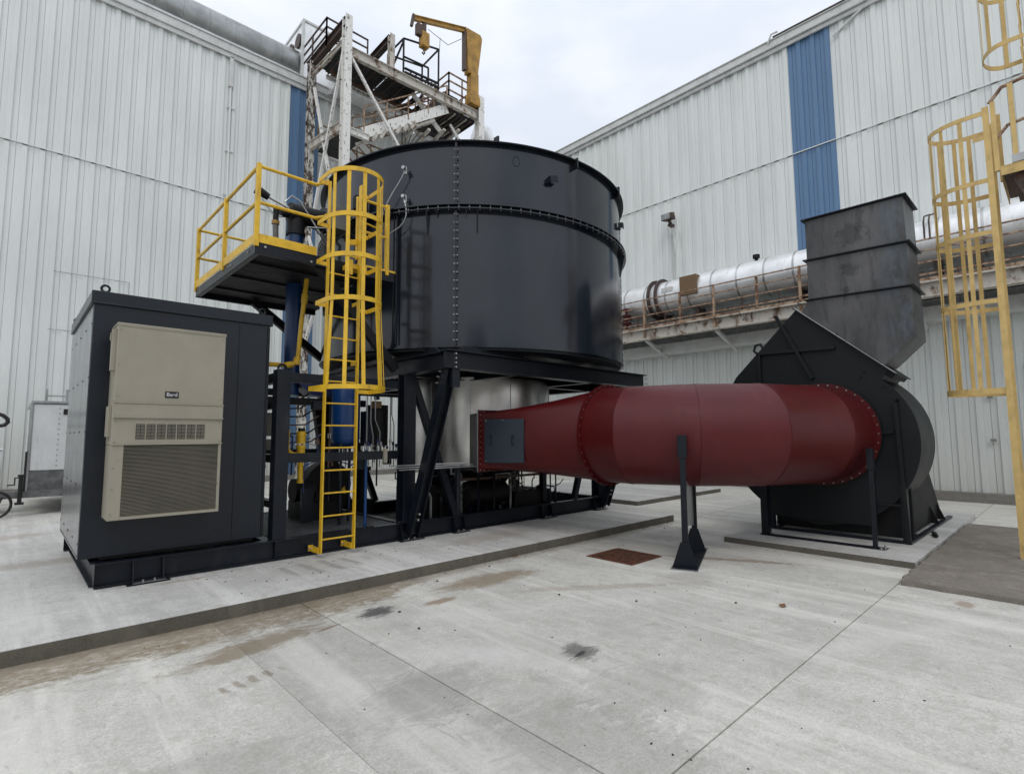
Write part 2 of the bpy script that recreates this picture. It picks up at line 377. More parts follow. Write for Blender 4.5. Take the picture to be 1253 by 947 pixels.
def thing(name, label, cat, loc, group=None):
    o = bpy.data.objects.new(name, None); COL.objects.link(o); o.location = loc; o.empty_display_size = .2
    ORG[o] = Vector(loc); o['label'] = label; o['category'] = cat
    if group: o['group'] = group
    return o
def tag(o, label, cat, group=None):
    o['label'] = label; o['category'] = cat
    if group: o['group'] = group
    return o
def struct(o): o['kind'] = 'structure'; return o
def inst(name, me, parent, loc, rot=0, color=None):
    """another object on shared mesh data, loc in world space"""
    o = bpy.data.objects.new(name, me); COL.objects.link(o)
    if parent: o.parent = parent; o.location = Vector(loc)-ORG[parent]; ORG[o] = Vector(loc)
    else: o.location = loc
    o.rotation_euler = (0, 0, rot)
    if color: o.color = color
    return o
def text_mesh(body, size, depth=.002):
    cu = bpy.data.curves.new('lettering', 'FONT'); cu.body = body; cu.size = size; cu.extrude = depth; cu.align_x = 'CENTER'; cu.align_y = 'CENTER'
    t = bpy.data.objects.new('lettering', cu); COL.objects.link(t)
    bpy.context.view_layer.update()
    me = bpy.data.meshes.new_from_object(t.evaluated_get(bpy.context.evaluated_depsgraph_get()))
    bpy.data.objects.remove(t); return me
def arc(c, r, a0, a1, n, z=None):
    return [(c[0]+r*cos(a0+(a1-a0)*i/n), c[1]+r*sin(a0+(a1-a0)*i/n), z if z is not None else c[2]) for i in range(n+1)]
def ringpts(c, ax, r, n=12, phase=0):
    """n points on a circle of radius r round c, normal ax"""
    ax = Vector(ax).normalized(); a = ax.cross(Vector((0, 0, 1)))
    a = a.normalized() if a.length > .1 else Vector((1, 0, 0)); b = ax.cross(a)
    return [Vector(c)+(a*cos(2*pi*i/n+phase)+b*sin(2*pi*i/n+phase))*r for i in range(n)]

# ------------------------------------------------------------------ ground
gnd = struct(MB().box(-400, 400, -400, 400, -.5, -.014).put('ground', 'yard', loc=(0, 0, 0)))
xs = [-12, -4.6, 1.38, 2.15, 9.2, 16.6]; ys = [-9, -3.6, 1.43, 5.25, 12.5, 20]
tone = {0: .97, 1: 1.05, 2: .90, 3: 1.0, 4: 1.0}
for i in range(5):
    for j in range(5):
        g = .0055; gl = .0015 if i == 2 else g; gr = .0015 if i == 1 else g
        o = MB().box(xs[i]+gl, xs[i+1]-gr, ys[j]+g, ys[j+1]-g, -.05, 0).put('concrete_slab', 'yard', gnd)
        t = tone[i]*(1+(.015 if j % 2 else -.015)); o.color = (t, t, t, 1)
# raised pad under the equipment
pad = struct(MB().box(-12, 9.05, 5.25, 12.2, -.04, .12).put('equipment_pad', 'pad', bevel=.006))
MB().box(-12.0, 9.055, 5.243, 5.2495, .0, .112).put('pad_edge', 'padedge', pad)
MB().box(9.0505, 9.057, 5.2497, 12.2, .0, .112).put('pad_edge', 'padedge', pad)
fpad = struct(MB().box(7.9, 13.3, 1.432, 3.74, -.04, .08).put('fan_pad', 'pad', bevel=.006))
fpad.color = (.86, .86, .86, 1)
MB().box(7.893, 7.8995, 1.43, 3.745, .0, .074).put('pad_edge', 'padedge', fpad)
MB().box(7.9, 13.3, 3.7405, 3.747, .0, .074).put('pad_edge', 'padedge', fpad)
p2 = struct(MB().box(10.43, 14.5, 6.93, 11.2, -.04, .1).put('rear_pad', 'pad', bevel=.006)); p2.color = (.92, .92, .92, 1)
MB().box(10.424, 10.4295, 6.93, 11.2, .0, .094).put('pad_edge', 'padedge', p2)
MB().box(10.43, 14.5, 6.923, 6.9295, .0, .094).put('pad_edge', 'padedge', p2)
# old broken brown slab: edge wanders
mb = MB(); n = 60
def rough_edge():
    pts = []
    random.seed(3)
    for i in range(n+1): pts.append((6.97+random.uniform(-.012, .012), -3+4.4*i/n))
    for i in range(1, n+1): pts.append((6.97+5.03*i/n, 1.405+random.uniform(-.018, .018)))
    return pts+[(12, -3)]
pts = rough_edge()
rings = []
for z, ins in ((-.03, 0), (.05, 0), (.066, .012), (.07, .03)):
    cx_, cy_ = 9.5, -.8
    rings.append([Vector((x+(ins if x < cx_ else -ins), y-(ins if y > 1 else 0), z)) for x, y in pts])
mb.loft(rings)
old = struct(mb.put('old_slab', 'oldslab'))
old.color = (1, 1, 1, 1)

# ------------------------------------------------------------------ cladding walls
PER, PW = .38, 1.14
def panel_mesh(name, h, mat, t=.0):
    mb = MB(); pr = []
    for k in range(3):
        u = k*PER
        pr += [(u, 0), (u+.117, 0), (u+.119, -.02), (u+.126, -.02), (u+.128, 0), (u+.240, 0), (u+.250, .044), (u+.364, .044)]
    pr += [(PW-.0005, .0)]
    vs = [(u, -d, 0) for u, d in pr]+[(u, -d, h) for u, d in pr]; n = len(pr)
    mb.add(vs, [(i, i+1, n+i+1, n+i) for i in range(n-1)])
    me = mb.mesh(name, mat=mat, smooth=False, normals=False); return me
ZS = 9.88
def wall(parent, horiz, u_from, cnt, blue, ztop, zbot):
    ms = {(r, b): panel_mesh('cladding_panel', (ztop-ZS) if r else (ZS-zbot), 'cladblue' if b else 'clad') for r in (0, 1) for b in (0, 1)}
    for i in range(cnt):
        for r in (0, 1):
            b = 1 if i in blue else 0
            if horiz: loc, rot = (u_from+i*PW, 20-(.014 if r else 0), ZS if r else zbot), 0
            else: loc, rot = (16.6-(.014 if r else 0), u_from-i*PW, ZS if r else zbot), -pi/2
            inst('cladding_panel', ms[(r, b)], parent, loc, rot)
PATCH = ((.70, 2.50, 6.36), (.67, 1.30, 4.66))
LB = thing('industrial_building', 'long white ribbed building behind the cabinet and tank, one blue stripe beside the rusty tower', 'building', (0, 20, 0))
# blue stripe spans X 7.19 .. 8.33
u0 = 7.19-10*PW
wall(LB, True, u0, 19, {10}, 15.12, .2)
MB().box(u0, 16.5, 20.05, 20.4, 0, 15.3).put('wall_core', 'darkgap', LB)
MB().box(u0, 16.55, 19.9, 20.04, 0, .2).put('plinth', 'base', LB)
MB().box(u0, 16.5, 19.86, 20.6, 15.224, 15.24).put('shade_soffit', 'darkgap', LB)  # dark sheet stands in for shade in the gap behind the fascia
MB().box(u0, 16.7, 19.86, 19.93, 15.06, 15.22).box(u0, 16.7, 19.80, 19.93, 15.222, 15.50).box(u0, 16.7, 19.76, 19.98, 15.503, 15.55).put('fascia', 'trim', LB, bevel=.01)
MB().box(u0, 16.7, 20.6, 34, 15.0, 15.4).put('roof', 'trim', LB)
MB().box(u0, 16.5, 19.925, 19.94, ZS-.012, ZS+.012).put('drip_flashing', 'clad', LB)
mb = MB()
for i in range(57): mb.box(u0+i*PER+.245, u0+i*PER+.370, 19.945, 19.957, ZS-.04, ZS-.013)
mb.put('rib_end_shadow', 'base', LB, stuff=True)  # dark blocks stand in for shadow at the open rib ends
MB().box(5.02, 5.14, 19.86, 19.98, 14.0, 15.1).put('downspout_head', 'trim', LB)
MB().tube([(5.09, 19.93, 14.05), (5.12, 19.93, 9.9), (5.15, 19.93, 9.7), (5.3, 19.93, 4.0)], .035, 8).put('downspout', 'clad', LB)
for z in (13.2, 11.6, 10.0, 8.2, 6.4): MB().box(5.0, 5.24, 19.9, 19.96, z, z+.03).put('pipe_clip', 'trim', LB)
for (a, b, z) in PATCH: MB().box(a, b, 19.948, 19.958, z, z+.010).put_each('patch_trim', 'base', LB)
MB().box(2.49, 2.50, 19.948, 19.958, 4.66, 6.359).put('patch_trim', 'base', LB)

RB = thing('industrial_building', 'white ribbed building on the right with a blue stripe above the fan stack', 'building', (16.6, 5, 0))
v0 = 5.285+13*PW
wall(RB, False, v0, 24, {13}, 13.33, .22)
MB().box(16.65, 17, -7, 20, 0, 13.5).put('wall_core', 'darkgap', RB)
MB().box(16.35, 16.6, -7, 19.9, 0, .22).put('plinth', 'base', RB, bevel=.01)
MB().box(16.47, 17.2, -7.2, 19.8, 13.404, 13.42).put('shade_soffit', 'darkgap', RB)  # dark sheet paints the shade above the open fascia lip
MB().box(16.46, 16.53, -7.2, 20, 13.28, 13.40).box(16.38, 16.46, -7.2, 20, 13.402, 13.62).box(16.34, 16.6, -7.2, 20, 13.623, 13.66).put('fascia', 'trim', RB, bevel=.01)
MB().box(16.32, 16.45, -7.2, 5.6, 13.665, 13.70).put('gutter_lip', 'darkrail', RB)
MB().box(17.2, 34, -7.2, 20, 13.2, 13.5).put('roof', 'trim', RB)
MB().box(16.525, 16.54, -7, 20, ZS-.012, ZS+.012).put('drip_flashing', 'clad', RB)
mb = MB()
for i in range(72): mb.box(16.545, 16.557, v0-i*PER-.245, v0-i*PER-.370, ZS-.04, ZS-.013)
mb.put('rib_end_shadow', 'base', RB, stuff=True)  # rib-end shadow as dark blocks along this seam too
MB().tube([(16.5, 4.05, 12.9), (16.5, 3.4, 13.25), (16.45, 2.9, 13.5)], .035, 8).put('conduit', 'trim', RB)
MB().tube([(16.33, 5.75, 13.55), (16.28, 5.62, 13.75), (16.33, 5.45, 13.78)], .03, 6).put('bracket', 'trim', RB)
for (y, z) in ((1.35, 2.4), (1.35, 1.4)):
    MB().box(16.49, 16.54, y-.05, y+.05, z, z+.06).put('fixing_plate', 'base', RB)
MB().box(16.47, 16.53, -.1, .72, 1.55, 3.15).put('wall_louvre', 'clad', RB)

# unseen buildings behind the camera, added for gloss reflections and less low fill light
nb = struct(MB().box(-34, -30, -30, 6, 0, 9).put('reflection_building', 'clad', bevel=.02))
nb2 = struct(MB().box(-16, 8, -42, -36, 0, 8.5).put('reflection_building', 'oldslab', bevel=.02))
nb3 = struct(MB().box(-32, -22, -40, -31, 0, 12).put('reflection_building', 'base', bevel=.02))

# floodlight
fl = thing('floodlight', 'grey floodlight on the right wall above the silver pipe', 'lamp', (16.5, 9.25, 8.7))
MB().prism([(16.06, 9.05, 8.94), (16.03, 9.05, 9.15), (16.3, 9.05, 9.24), (16.38, 9.05, 9.0)], (0, .38, 0)).put('lamp_body', 'darkrail', fl, bevel=.02)
MB().prism([(16.038, 9.08, 8.96), (16.01, 9.08, 9.13), (16.028, 9.08, 9.13), (16.056, 9.08, 8.96)], (0, .32, 0)).put('lamp_glass', 'glass', fl)
MB().bar((16.25, 9.24, 8.98), (16.4, 9.24, 8.86), .08).box(16.3, 16.52, 9.18, 9.32, 8.80, 8.88).put('mounting_arm', 'darkrail', fl)

# ------------------------------------------------------------------ roof pipe and plant box on the left building
M['roofduct'] = simple('weathered roof duct sheet', (.30, .31, .31), .33, .9, var=.2, scale=1.5, dirt=(.08, .08, .075), dirt_amt=.5)
rpipe = thing('roof_duct', 'fat grey metal duct running along the roof edge, top left', 'duct', (0, 20.9, 16.2))
for k in range(13):
    x = -3.1+k*.84
    MB().cyl((x, 21.0, 16.55), (x+.835, 21.0, 16.55), .66, 40).put('duct_section', 'roofduct', rpipe)
for k in range(7):
    x = -3+k*1.7
    MB().box(x, x+.12, 20.6, 21.5, 15.42, 15.92).put('saddle', 'galv', rpipe)
MB().box(-3, 7.6, 20.35, 20.42, 15.51, 16.0).put('flashing_sheet', 'galv', rpipe)
rbx = thing('rooftop_plant_box', 'white box with round side vents on the left roof at the duct end', 'plant box', (7.7, 21, 16))
MB().box(7.7, 9.6, 20.2, 23, 15.55, 18.15).put('casing', 'alu', rbx, bevel=.02)
for z in (17.5,):
    for y in (20.6, 21.4):
        MB().cyl((7.62, y, z), (7.70, y, z), .28, 24).put('round_vent', 'darkrail', rbx)
MB().box(7.66, 9.65, 20.16, 23.04, 18.152, 18.24).put('lid', 'trim', rbx)
for (x, y) in ((7.68, 20.18), (9.62, 20.18)): MB().box(x-.05, x+.05, y-.05, y+.05, 15.55, 18.15).put('corner_post', 'trim', rbx)

# ------------------------------------------------------------------ rusty stair tower
tw = thing('stair_tower', 'rusty flaking white steel stair tower standing against the left building', 'tower', (8, 17, 0))
def hcol(x, y, z0, z1, w=.3, mat='flaky'):
    MB().box(x-w/2, x+w/2, y-w/2, y-w/2+.02, z0, z1).box(x-w/2, x+w/2, y+w/2-.02, y+w/2, z0, z1).box(x-.01, x+.01, y-w/2+.02, y+w/2-.02, z0, z1).put('column', mat, tw)
hcol(7.72, 19.3, 0, 15.9, .26, 'flakyheavy'); hcol(7.98, 16.9, 0, 16.5, .27); hcol(14.1, 16.9, 0, 16.2, .3); hcol(14.1, 19.3, 0, 16.2, .3); hcol(9.75, 16.9, 15.4, 16.75, .2, 'rustbeam')
for z in (4, 8.2): MB().box(7.6, 7.84, 19.42, 19.9, z, z+.2).put('wall_bracket', 'flaky', tw)
def tb(p, q, w=.16, h=.3, mat='flaky'): MB().ibeam(p, q, w, h, .02).put('beam', mat, tw)
tb((8.12, 16.9, 15.22), (13.95, 16.9, 15.32), .18, .36, 'rustbeam')
tb((7.72, 19.6, 15.86), (7.98, 16.9, 16.32), .2, .34, 'darkrail')
tb((7.72, 19.2, 15.40), (7.98, 17.05, 15.62), .12, .2, 'rustbeam')
tb((9.75, 19.4, 16.55), (9.75, 16.95, 16.62), .2, .3, 'darkrail')
tb((8.1, 18.85, 15.3), (13.95, 18.85, 15.3), .1, .14)
tb((14.1, 17.05, 15.4), (14.1, 19.15, 15.4), .16, .3)
tb((8.12, 16.9, 12.3), (8.9, 16.9, 12.3), .14, .24)
tb((7.72, 19.15, 12.5), (7.98, 17.05, 12.5), .14, .34, 'rustbeam')
tb((8.1, 19.3, 12.45), (13.95, 19.3, 12.45), .14, .3)
tb((8.0, 18.2, 15.05), (13.9, 18.2, 15.05), .1, .16, 'rust')
for (p, q) in (((7.9, 17, 15.2), (7.76, 18.9, 9.6)), ((7.76, 19.1, 14.8), (7.94, 17.4, 9.4)), ((8.05, 16.85, 15.1), (10.2, 16.85, 12.3)), ((7.74, 19.2, 9.0), (7.96, 17.1, 5.0)), ((7.96, 17.1, 9), (7.74, 19.2, 5)),
               ((14.0, 16.88, 12.8), (12.9, 17.4, 14.7)), ((13.1, 16.86, 13.2), (14.05, 16.86, 14.3)), ((7.9, 16.95, 9.8), (9.3, 18.9, 5)), ((11.9, 19.2, 12.6), (13.8, 19.2, 15.1))):
    MB().bar(p, q, .09, .09).put('brace', 'flaky', tw)
# decks: planks with gaps
for k in range(12):
    y = 17.05+k*.14
    MB().box(7.9, 9.9, y, y+.125, 15.42, 15.47).put('deck_plank', 'darkgap', tw)
    MB().box(9.95, 11.2, y, y+.125, 15.42, 15.47).put('deck_plank', 'darkgap', tw)
    MB().box(12.2, 14.0, y, y+.125, 15.12, 15.17).put('deck_plank', 'darkgap', tw)
    MB().box(7.95, 8.85, y, y+.125, 12.44, 12.48).put('deck_plank', 'darkgap', tw)
MB().box(8.0, 9.2, 17.1, 18.7, 15.36, 15.41).box(8.0, 8.85, 17.1, 19.2, 12.38, 12.43).box(12.3, 13.9, 17.1, 19.2, 15.06, 15.11).put_each('deck_sheet', 'darkgap', tw)
# upper flight and a lower one behind it
def flight(x0, z0, x1, z1, ya, yb, nt):
    MB().bar((x0, ya, z0), (x1, ya, z1), .03, .38).put('stringer', 'flaky', tw)
    MB().bar((x0, yb, z0), (x1, yb, z1), .03, .38).put('stringer', 'flaky', tw)
    for i in range(nt):
        t = (i+.5)/nt; x = x0+(x1-x0)*t; z = z0+(z1-z0)*t+.02
        MB().box(x-.14, x+.12, ya+.03, yb-.03, z, z+.03).put('stair_tread', 'darkrail', tw)
    for yy in (ya, yb):
        for hgt in (.55, 1.0): MB().bar((x0, yy, z0+hgt), (x1, yy, z1+hgt), .045).put('handrail', 'rustrail', tw)
        for i in range(5):
            t = i/4; x = x0+(x1-x0)*t; z = z0+(z1-z0)*t; MB().bar((x, yy, z), (x, yy, z+1.0), .045).put('rail_post', 'rustrail', tw)
flight(8.75, 12.5, 12.45, 15.05, 17.02, 17.95, 14)
flight(12.6, 9.6, 9.1, 12.1, 18.2, 19.1, 13)
def railing(p, q, nposts, h=1.05, mat='darkrail', mids=(.55,), par=tw, w=.05, base=0):
    p, q = Vector(p), Vector(q)
    for hh in (*mids, h): MB().bar(p+Vector((0,0,hh)), q+Vector((0,0,hh)), w).put('rail', mat, par)
    for i in range(nposts):
        c = p.lerp(q, i/(nposts-1)); MB().bar(c+Vector((0,0,base)), c+Vector((0,0,h+w/2)), w).put('rail_post', mat, par)
railing((7.74, 20.6, 15.95), (7.74, 18.1, 15.95), 3, 1.1, 'darkrail', (.4, .75))
railing((7.74, 18.1, 15.95), (9.4, 18.1, 15.95), 2, 1.1, 'darkrail', (.4, .75))
for k in range(9):
    MB().bar((8.1+k*.42, 17.05, 15.33), (8.1+k*.42, 18.7, 15.33), .05, .05).put('deck_bearer', 'darkrail', tw)
    MB().bar((12.3+k*.2, 17.05, 15.02), (12.3+k*.2, 18.8, 15.02), .04, .06).put('deck_bearer', 'rustbeam' if k%3==0 else 'darkrail', tw)
railing((8.2, 18.8, 15.6), (11.1, 18.8, 15.6), 4, 1.2, 'darkrail', (.75,))
railing((12.6, 17.1, 15.5), (14.0, 17.1, 15.5), 3, 1.25, 'rustrail', (.5, .9)); railing((12.6, 17.1, 15.5), (12.6, 19.2, 15.5), 3, 1.25, 'rustrail', (.5, .9))
railing((14.1, 17.1, 15.5), (14.1, 19.3, 15.5), 3, 1.25, 'rustrail', (.5, .9)); railing((12.6, 19.2, 15.5), (14.0, 19.2, 15.5), 3, 1.25, 'rustrail', (.5, .9))
railing((8.0, 19.2, 12.5), (12.4, 19.2, 12.5), 5, 1.0, 'rustrail', (.5,))
MB().box(12.9, 13.7, 17.9, 19.0, 15.52, 16.45).put('machine_box', 'darkgap', tw)
for k in range(5): MB().bar((10.7+k*.1, 17.6, 12.9+k*.05), (10.7+k*.35, 17.6, 14.4), .03).put('thin_rod', 'darkrail', tw)
MB().ibeam((12.35, 17.0, 14.9), (12.35, 19.3, 14.9), .12, .2).put('beam', 'rust', tw)
for k in range(4): MB().bar((10.9+k*.75, 17.1, 13.55+k*.3), (10.9+k*.75, 19.2, 13.1+k*.3), .12, .1).put('joist', 'rustbeam', tw)

for k in range(5): MB().box(11.25+k*.27, 11.42+k*.27, 17.6, 18.7, 15.3-k*.2, 15.35-k*.2).put('stair_tread', 'darkgap', tw)
for y in (17.57, 18.72): MB().bar((11.1, y, 15.4), (12.6, y, 14.25), .04, .22).put('stringer', 'flaky', tw)
for k in range(7): MB().bar((8.95+k*.33, 16.98, 12.45+k*.23), (8.75+k*.33, 16.98, 12.1+k*.23), .03, .12).put('stringer_clip', 'rustbeam', tw)
MB().bar((8.5, 17.1, 12.0), (11.9, 17.1, 14.35), .05, .1).put('brace', 'rustbeam', tw)
# black frame on top of the tower
fr = thing('lifting_frame', 'black open steel frame standing on the tower below the crane hook', 'frame', (11, 17.2, 15.5))
a, b = (10.35, 17.0), (12.0, 17.0); a2, b2 = (10.35, 18.2), (12.0, 18.2)
for (p, q) in (((*a, 15.45), (*a, 17.0)), ((*b, 15.5), (*b, 17.4)), ((*a2, 15.45), (*a2, 17.0)), ((*b2, 15.5), (*b2, 17.3)), ((*a, 17.0), (*b, 17.4)), ((*a2, 17.0), (*b2, 17.3)), ((*a, 17.0), (*a2, 17.0)), ((*b, 17.4), (*b2, 17.3)),
               ((*a, 16.25), (11.5, 17.0, 16.35)), ((11.5, 17, 15.5), (11.5, 17, 16.35)), ((10.0, 17.6, 15.45), (10.35, 17.0, 16.9))):
    MB().bar(p, q, .055).put('frame_bar', 'black', fr)
for z in (15.62, 15.78): MB().bar((10.4, 16.98, z), (12.0, 16.98, z+.12), .07).put('lower_rail', 'black', fr)
for k in range(6): MB().bar((10.7+k*.24, 17.0, 15.8), (10.6+k*.24, 17.0, 15.5), .05).put('strut', 'black', fr)

# jib crane
cr = thing('jib_crane', 'weathered yellow jib crane with hoist on top of the stair tower', 'crane', (13.75, 17, 15.6))
MB().loft([[Vector((13.72+w*c_, 16.9+w2*s_, z)) for c_, s_ in ((-1,-1),(1,-1),(1,1),(-1,1))] for z, w, w2 in ((15.65, .26, .2), (15.95, .26, .2), (16.2, .2, .16), (17.1, .2, .16))]).put('base_post', 'crane', cr)
MB().prism([(13.38, 16.76, 16.95), (13.92, 16.76, 17.15), (14.15, 16.76, 18.85), (14.05, 16.76, 19.0), (13.3, 16.76, 18.95), (13.3, 16.76, 18.8)], (0, .3, 0)).put('mast', 'crane', cr, bevel=.02)
MB().box(13.2, 13.296, 16.8, 17.0, 17.05, 18.8).put('mast_flange', 'rust', cr)
MB().ibeam((13.35, 16.9, 18.92), (10.75, 16.9, 18.02), .14, .2, .03).put('jib_arm', 'crane', cr)
MB().bar((10.72, 16.9, 18.15), (10.62, 16.9, 17.6), .1).put('end_stop', 'rust', cr)
MB().box(11.05, 11.4, 16.75, 17.05, 17.0, 17.62).put('hoist', 'crane', cr, bevel=.04)
MB().box(10.85, 11.05, 16.8, 17.0, 17.4, 17.85).box(11.15, 11.3, 16.86, 16.96, 17.6, 18.1).put_each('trolley', 'rust', cr)
MB().tube([(11.2, 16.9, 17.0), (11.2, 16.9, 16.88), (11.26, 16.9, 16.8), (11.2, 16.9, 16.72), (11.13, 16.9, 16.78)], .03, 6).put('hook', 'rust', cr)
MB().tube([(11.4, 16.9, 17.9), (12.4, 16.9, 17.75), (13.1, 16.9, 18.4)], .012, 5).tube([(12.0, 16.9, 17.85), (11.95, 16.9, 16.9)], .012, 5).put('cable', 'rubber', cr)

# silver duct behind the tower
bp = thing('insulated_duct', 'bright silver duct passing behind the stair tower', 'duct', (10, 19.6, 15))
for k in range(5):
    x = 8.6+k*.62
    MB().cyl((x, 19.55, 15.55), (x+.61, 19.55, 15.55), .36, 28).put('duct_section', 'alu', bp)
MB().tube([(11.7, 19.55, 15.55), (12.0, 19.5, 15.45), (12.3, 19.4, 15.1), (12.35, 19.3, 14.7)], .33, 24).put('duct_elbow', 'alu', bp)
ep = thing('white_pipe_elbow', 'pale round pipe elbow just right of the tower above the tank rim', 'pipe', (15, 17.6, 13))
MB().tube([(14.6, 18.2, 13.9), (15.0, 18, 14.1), (15.35, 17.8, 14.5), (15.3, 17.7, 14.9), (15, 17.7, 15.2), (14.6, 17.8, 15.3)], .45, 24).put('elbow', 'alu', ep)
for z in (14.25, 14.75): MB().lathe((15.3, 17.75), [(.46, z), (.49, z), (.49, z+.05), (.46, z+.05)], 28).put('band', 'trim', ep)

# ------------------------------------------------------------------ walkway and pipeline on the right wall
wk = thing('wall_walkway', 'long walkway with rusty railing along the right wall behind the fan stack', 'walkway', (15, 4, 4.7))
MB().box(14.98, 15.06, -6, 14.5, 4.70, 4.98).box(14.86, 15.16, -6, 14.5, 4.982, 5.02).box(14.9, 15.14, -6, 14.5, 4.66, 4.698).put('edge_beam', 'rustbeam', wk)
MB().box(15.17, 16.5, -6, 14.5, 4.9, 4.96).put('deck', 'base', wk)
MB().box(15.9, 16.5, -6, 14.5, 4.3, 4.62).put('lower_beam', 'trim', wk)
yy = [14.2-k*1.18 for k in range(17)]
for k, y in enumerate(yy):
    main = k % 2 == 0
    MB().bar((14.93 if main else 15.1, y, 4.72 if main else 5.02), (14.93 if main else 15.1, y, 6.0), .06).put('rail_post', 'rustrail', wk)
    if main: MB().bar((15.0, y, 4.66), (16.4, y, 4.2), .08, .1).put('bracket', 'trim', wk)
for z in (5.2, 5.48, 5.75, 6.0): MB().bar((15.0, -6, z), (15.0, 14.3, z), .032).put('rail', 'rustrail', wk)
pl_ = thing('insulated_pipeline', 'large silver insulated pipeline above the walkway on the right wall', 'pipeline', (15.9, 4, 5.3))
PR = .56
for k in range(26):
    y = 14.4-k*.78
    MB().cyl((15.85, y, 6.12), (15.85, y-.775, 6.12), PR, 36).put('pipe_section', 'alu', pl_)
    MB().cyl((15.85, y+.02, 6.12), (15.85, y-.03, 6.12), PR+.012, 36).put('band', 'galv', pl_)
for y in (9.55, 9.28): MB().cyl((15.85, y, 6.12), (15.85, y-.06, 6.12), PR+.12, 36).put('flange', 'darkrail', pl_)
MB().box(15.22, 15.6, 7.80, 8.36, 5.95, 6.55).put('cover_plate', 'rustbox', pl_)
MB().cyl((15.85, 6.2, 6.6), (15.85, 6.2, 6.82), .05, 10).cyl((15.85, 6.2, 6.78), (15.85, 6.2, 6.88), .1, 12).put('valve', 'black', pl_)
MB().box(15.28, 15.33, 8.65, 9.05, 6.2, 6.34).put('label_plate', 'trim', pl_)
for y in (12, 8, 5, 2, -1, -4): MB().box(15.6, 16.1, y-.06, y+.06, 4.97, 5.6).put('pipe_saddle', 'darkrail', pl_)
for (y, z) in ((2.15, 6.55), (2.05, 6.55)):
    MB().tube([(15.3, y, 6.1), (15.28, y, 6.5), (15.42, y, 6.68), (15.5, y-.1, 6.72)], .02, 6).put('conduit', 'darkrail', pl_)
random.seed(4)
for k in range(14):
    y = 11-k*.9+random.uniform(-.2, .2)
    MB().tube([(15.45, y, 4.97), (15.45, y, 5.5+random.uniform(0, .2)), (15.6, y+.05, 5.65)], .022, 6).put('support_rod', 'rust', wk)
    MB().box(15.1, 15.5, y-.03, y+.03, 4.965, 5.06).put('cross_bearer', 'rustrail', wk)
for z in (5.08, 5.3): MB().tube([(15.35, -6, z), (15.35, 14, z)], .03, 8).put('small_pipe', 'rust' if z > 5.1 else 'box', wk)
MB().bar((14.99, -6, 5.07), (14.99, 14.3, 5.07), .015, .09).put('toe_board', 'rustrail', wk)
rv = thing('valve_wheel', 'small red pipe valve at the tank end of the walkway', 'valve', (15.2, 10.2, 5.5))
for z in (5.35, 5.6, 5.8): MB().lathe((15.2, 10.35), [(.12, z), (.16, z), (.16, z+.05), (.12, z+.05)], 16).put('ring', 'redB', rv)
MB().bar((15.2, 10.35, 5.02), (15.2, 10.35, 5.9), .06).bar((15.2, 10.15, 5.5), (15.2, 10.5, 5.5), .05).put('stem', 'redB', rv)

# ------------------------------------------------------------------ skid
def bolts(pts, ax, parent, name='bolts', r=.011, l=.018, mat='zinc'):
    mb = MB(); ax = Vector(ax)
    for i, p in enumerate(pts):
        d = ax if not callable(ax) else ax(p); mb.cyl(Vector(p)-d*l, Vector(p)+d*l, r, 6)
    return mb.put(name, mat, parent, stuff=True)
sk = thing('steel_skid', 'long charcoal steel base frame lying on the raised pad with its feet plates', 'base frame', (.7, 6.65, .12))
def chan(p, q, par, side=-1, name='side_beam'):
    """channel standing .25 tall, flanges towards side"""
    p, q = Vector(p), Vector(q)
    MB().bar(p+Vector((0,0,.235)), q+Vector((0,0,.235)), .11, .016).bar(p+Vector((0,0,.02)), q+Vector((0,0,.02)), .11, .016).bar(p+Vector((0,0,.1275)), q+Vector((0,0,.1275)), .012, .199).put(name, 'steel', par, bevel=.002)
chan((.7, 6.71, .12), (8.85, 6.71, .12), sk); chan((.62, 9.18, .12), (8.85, 9.18, .12), sk)
chan((.72, 6.77, .12), (.72, 9.12, .12), sk, name='end_beam')
MB().box(.695, .70, 6.655, 6.77, .13, .36).put('end_plate', 'steel', sk)
for x in (2.35, 4.2, 5.9, 7.4, 8.8): chan((x, 6.77, .117), (x, 9.12, .117), sk, name='cross_beam')
MB().box(2.36, 8.8, 6.8, 9.1, .15, .17).put('floor_plate', 'black', sk)
for xx in ((1.0, 1.26), (4.12, 4.4), (5.05, 5.25), (7.0, 7.25), (8.5, 8.75)):
    for x in xx: MB().prism([(x, 6.652, .14), (x, 6.60, .14), (x, 6.652, .345)], (.01, 0, 0)).box(x, x+.01, 6.656, 6.70, .14, .345).put('stiffener', 'steel', sk)
    x0, x1 = xx; MB().box(x0-.05, x1+.06, 6.56, 6.65, .122, .134).put('foot_plate', 'steel', sk)
    MB().box(x0, x1+.03, 6.575, 6.64, .1345, .137).put('grout', 'galv', sk)
    bolts([((x0+x1)/2-.04, 6.61, .143), ((x0+x1)/2+.06, 6.61, .143)], (0, 0, 1), sk)
MB().box(2.40, 2.41, 6.655, 6.70, .14, .345).put('stiffener', 'steel', sk)
for k in range(22):
    y = 6.80+k*.104
    MB().box(2.42, 4.08, y, y+.066, .33, .362).put('deck_bar', 'grating', sk)
for (x, y) in ((3.45, 6.70), (3.62, 6.70)): MB().box(x, x+.08, y-.05, y+.01, .3605, .376).put('deck_clip', 'black', sk)
# ladders' brackets belong to the ladder

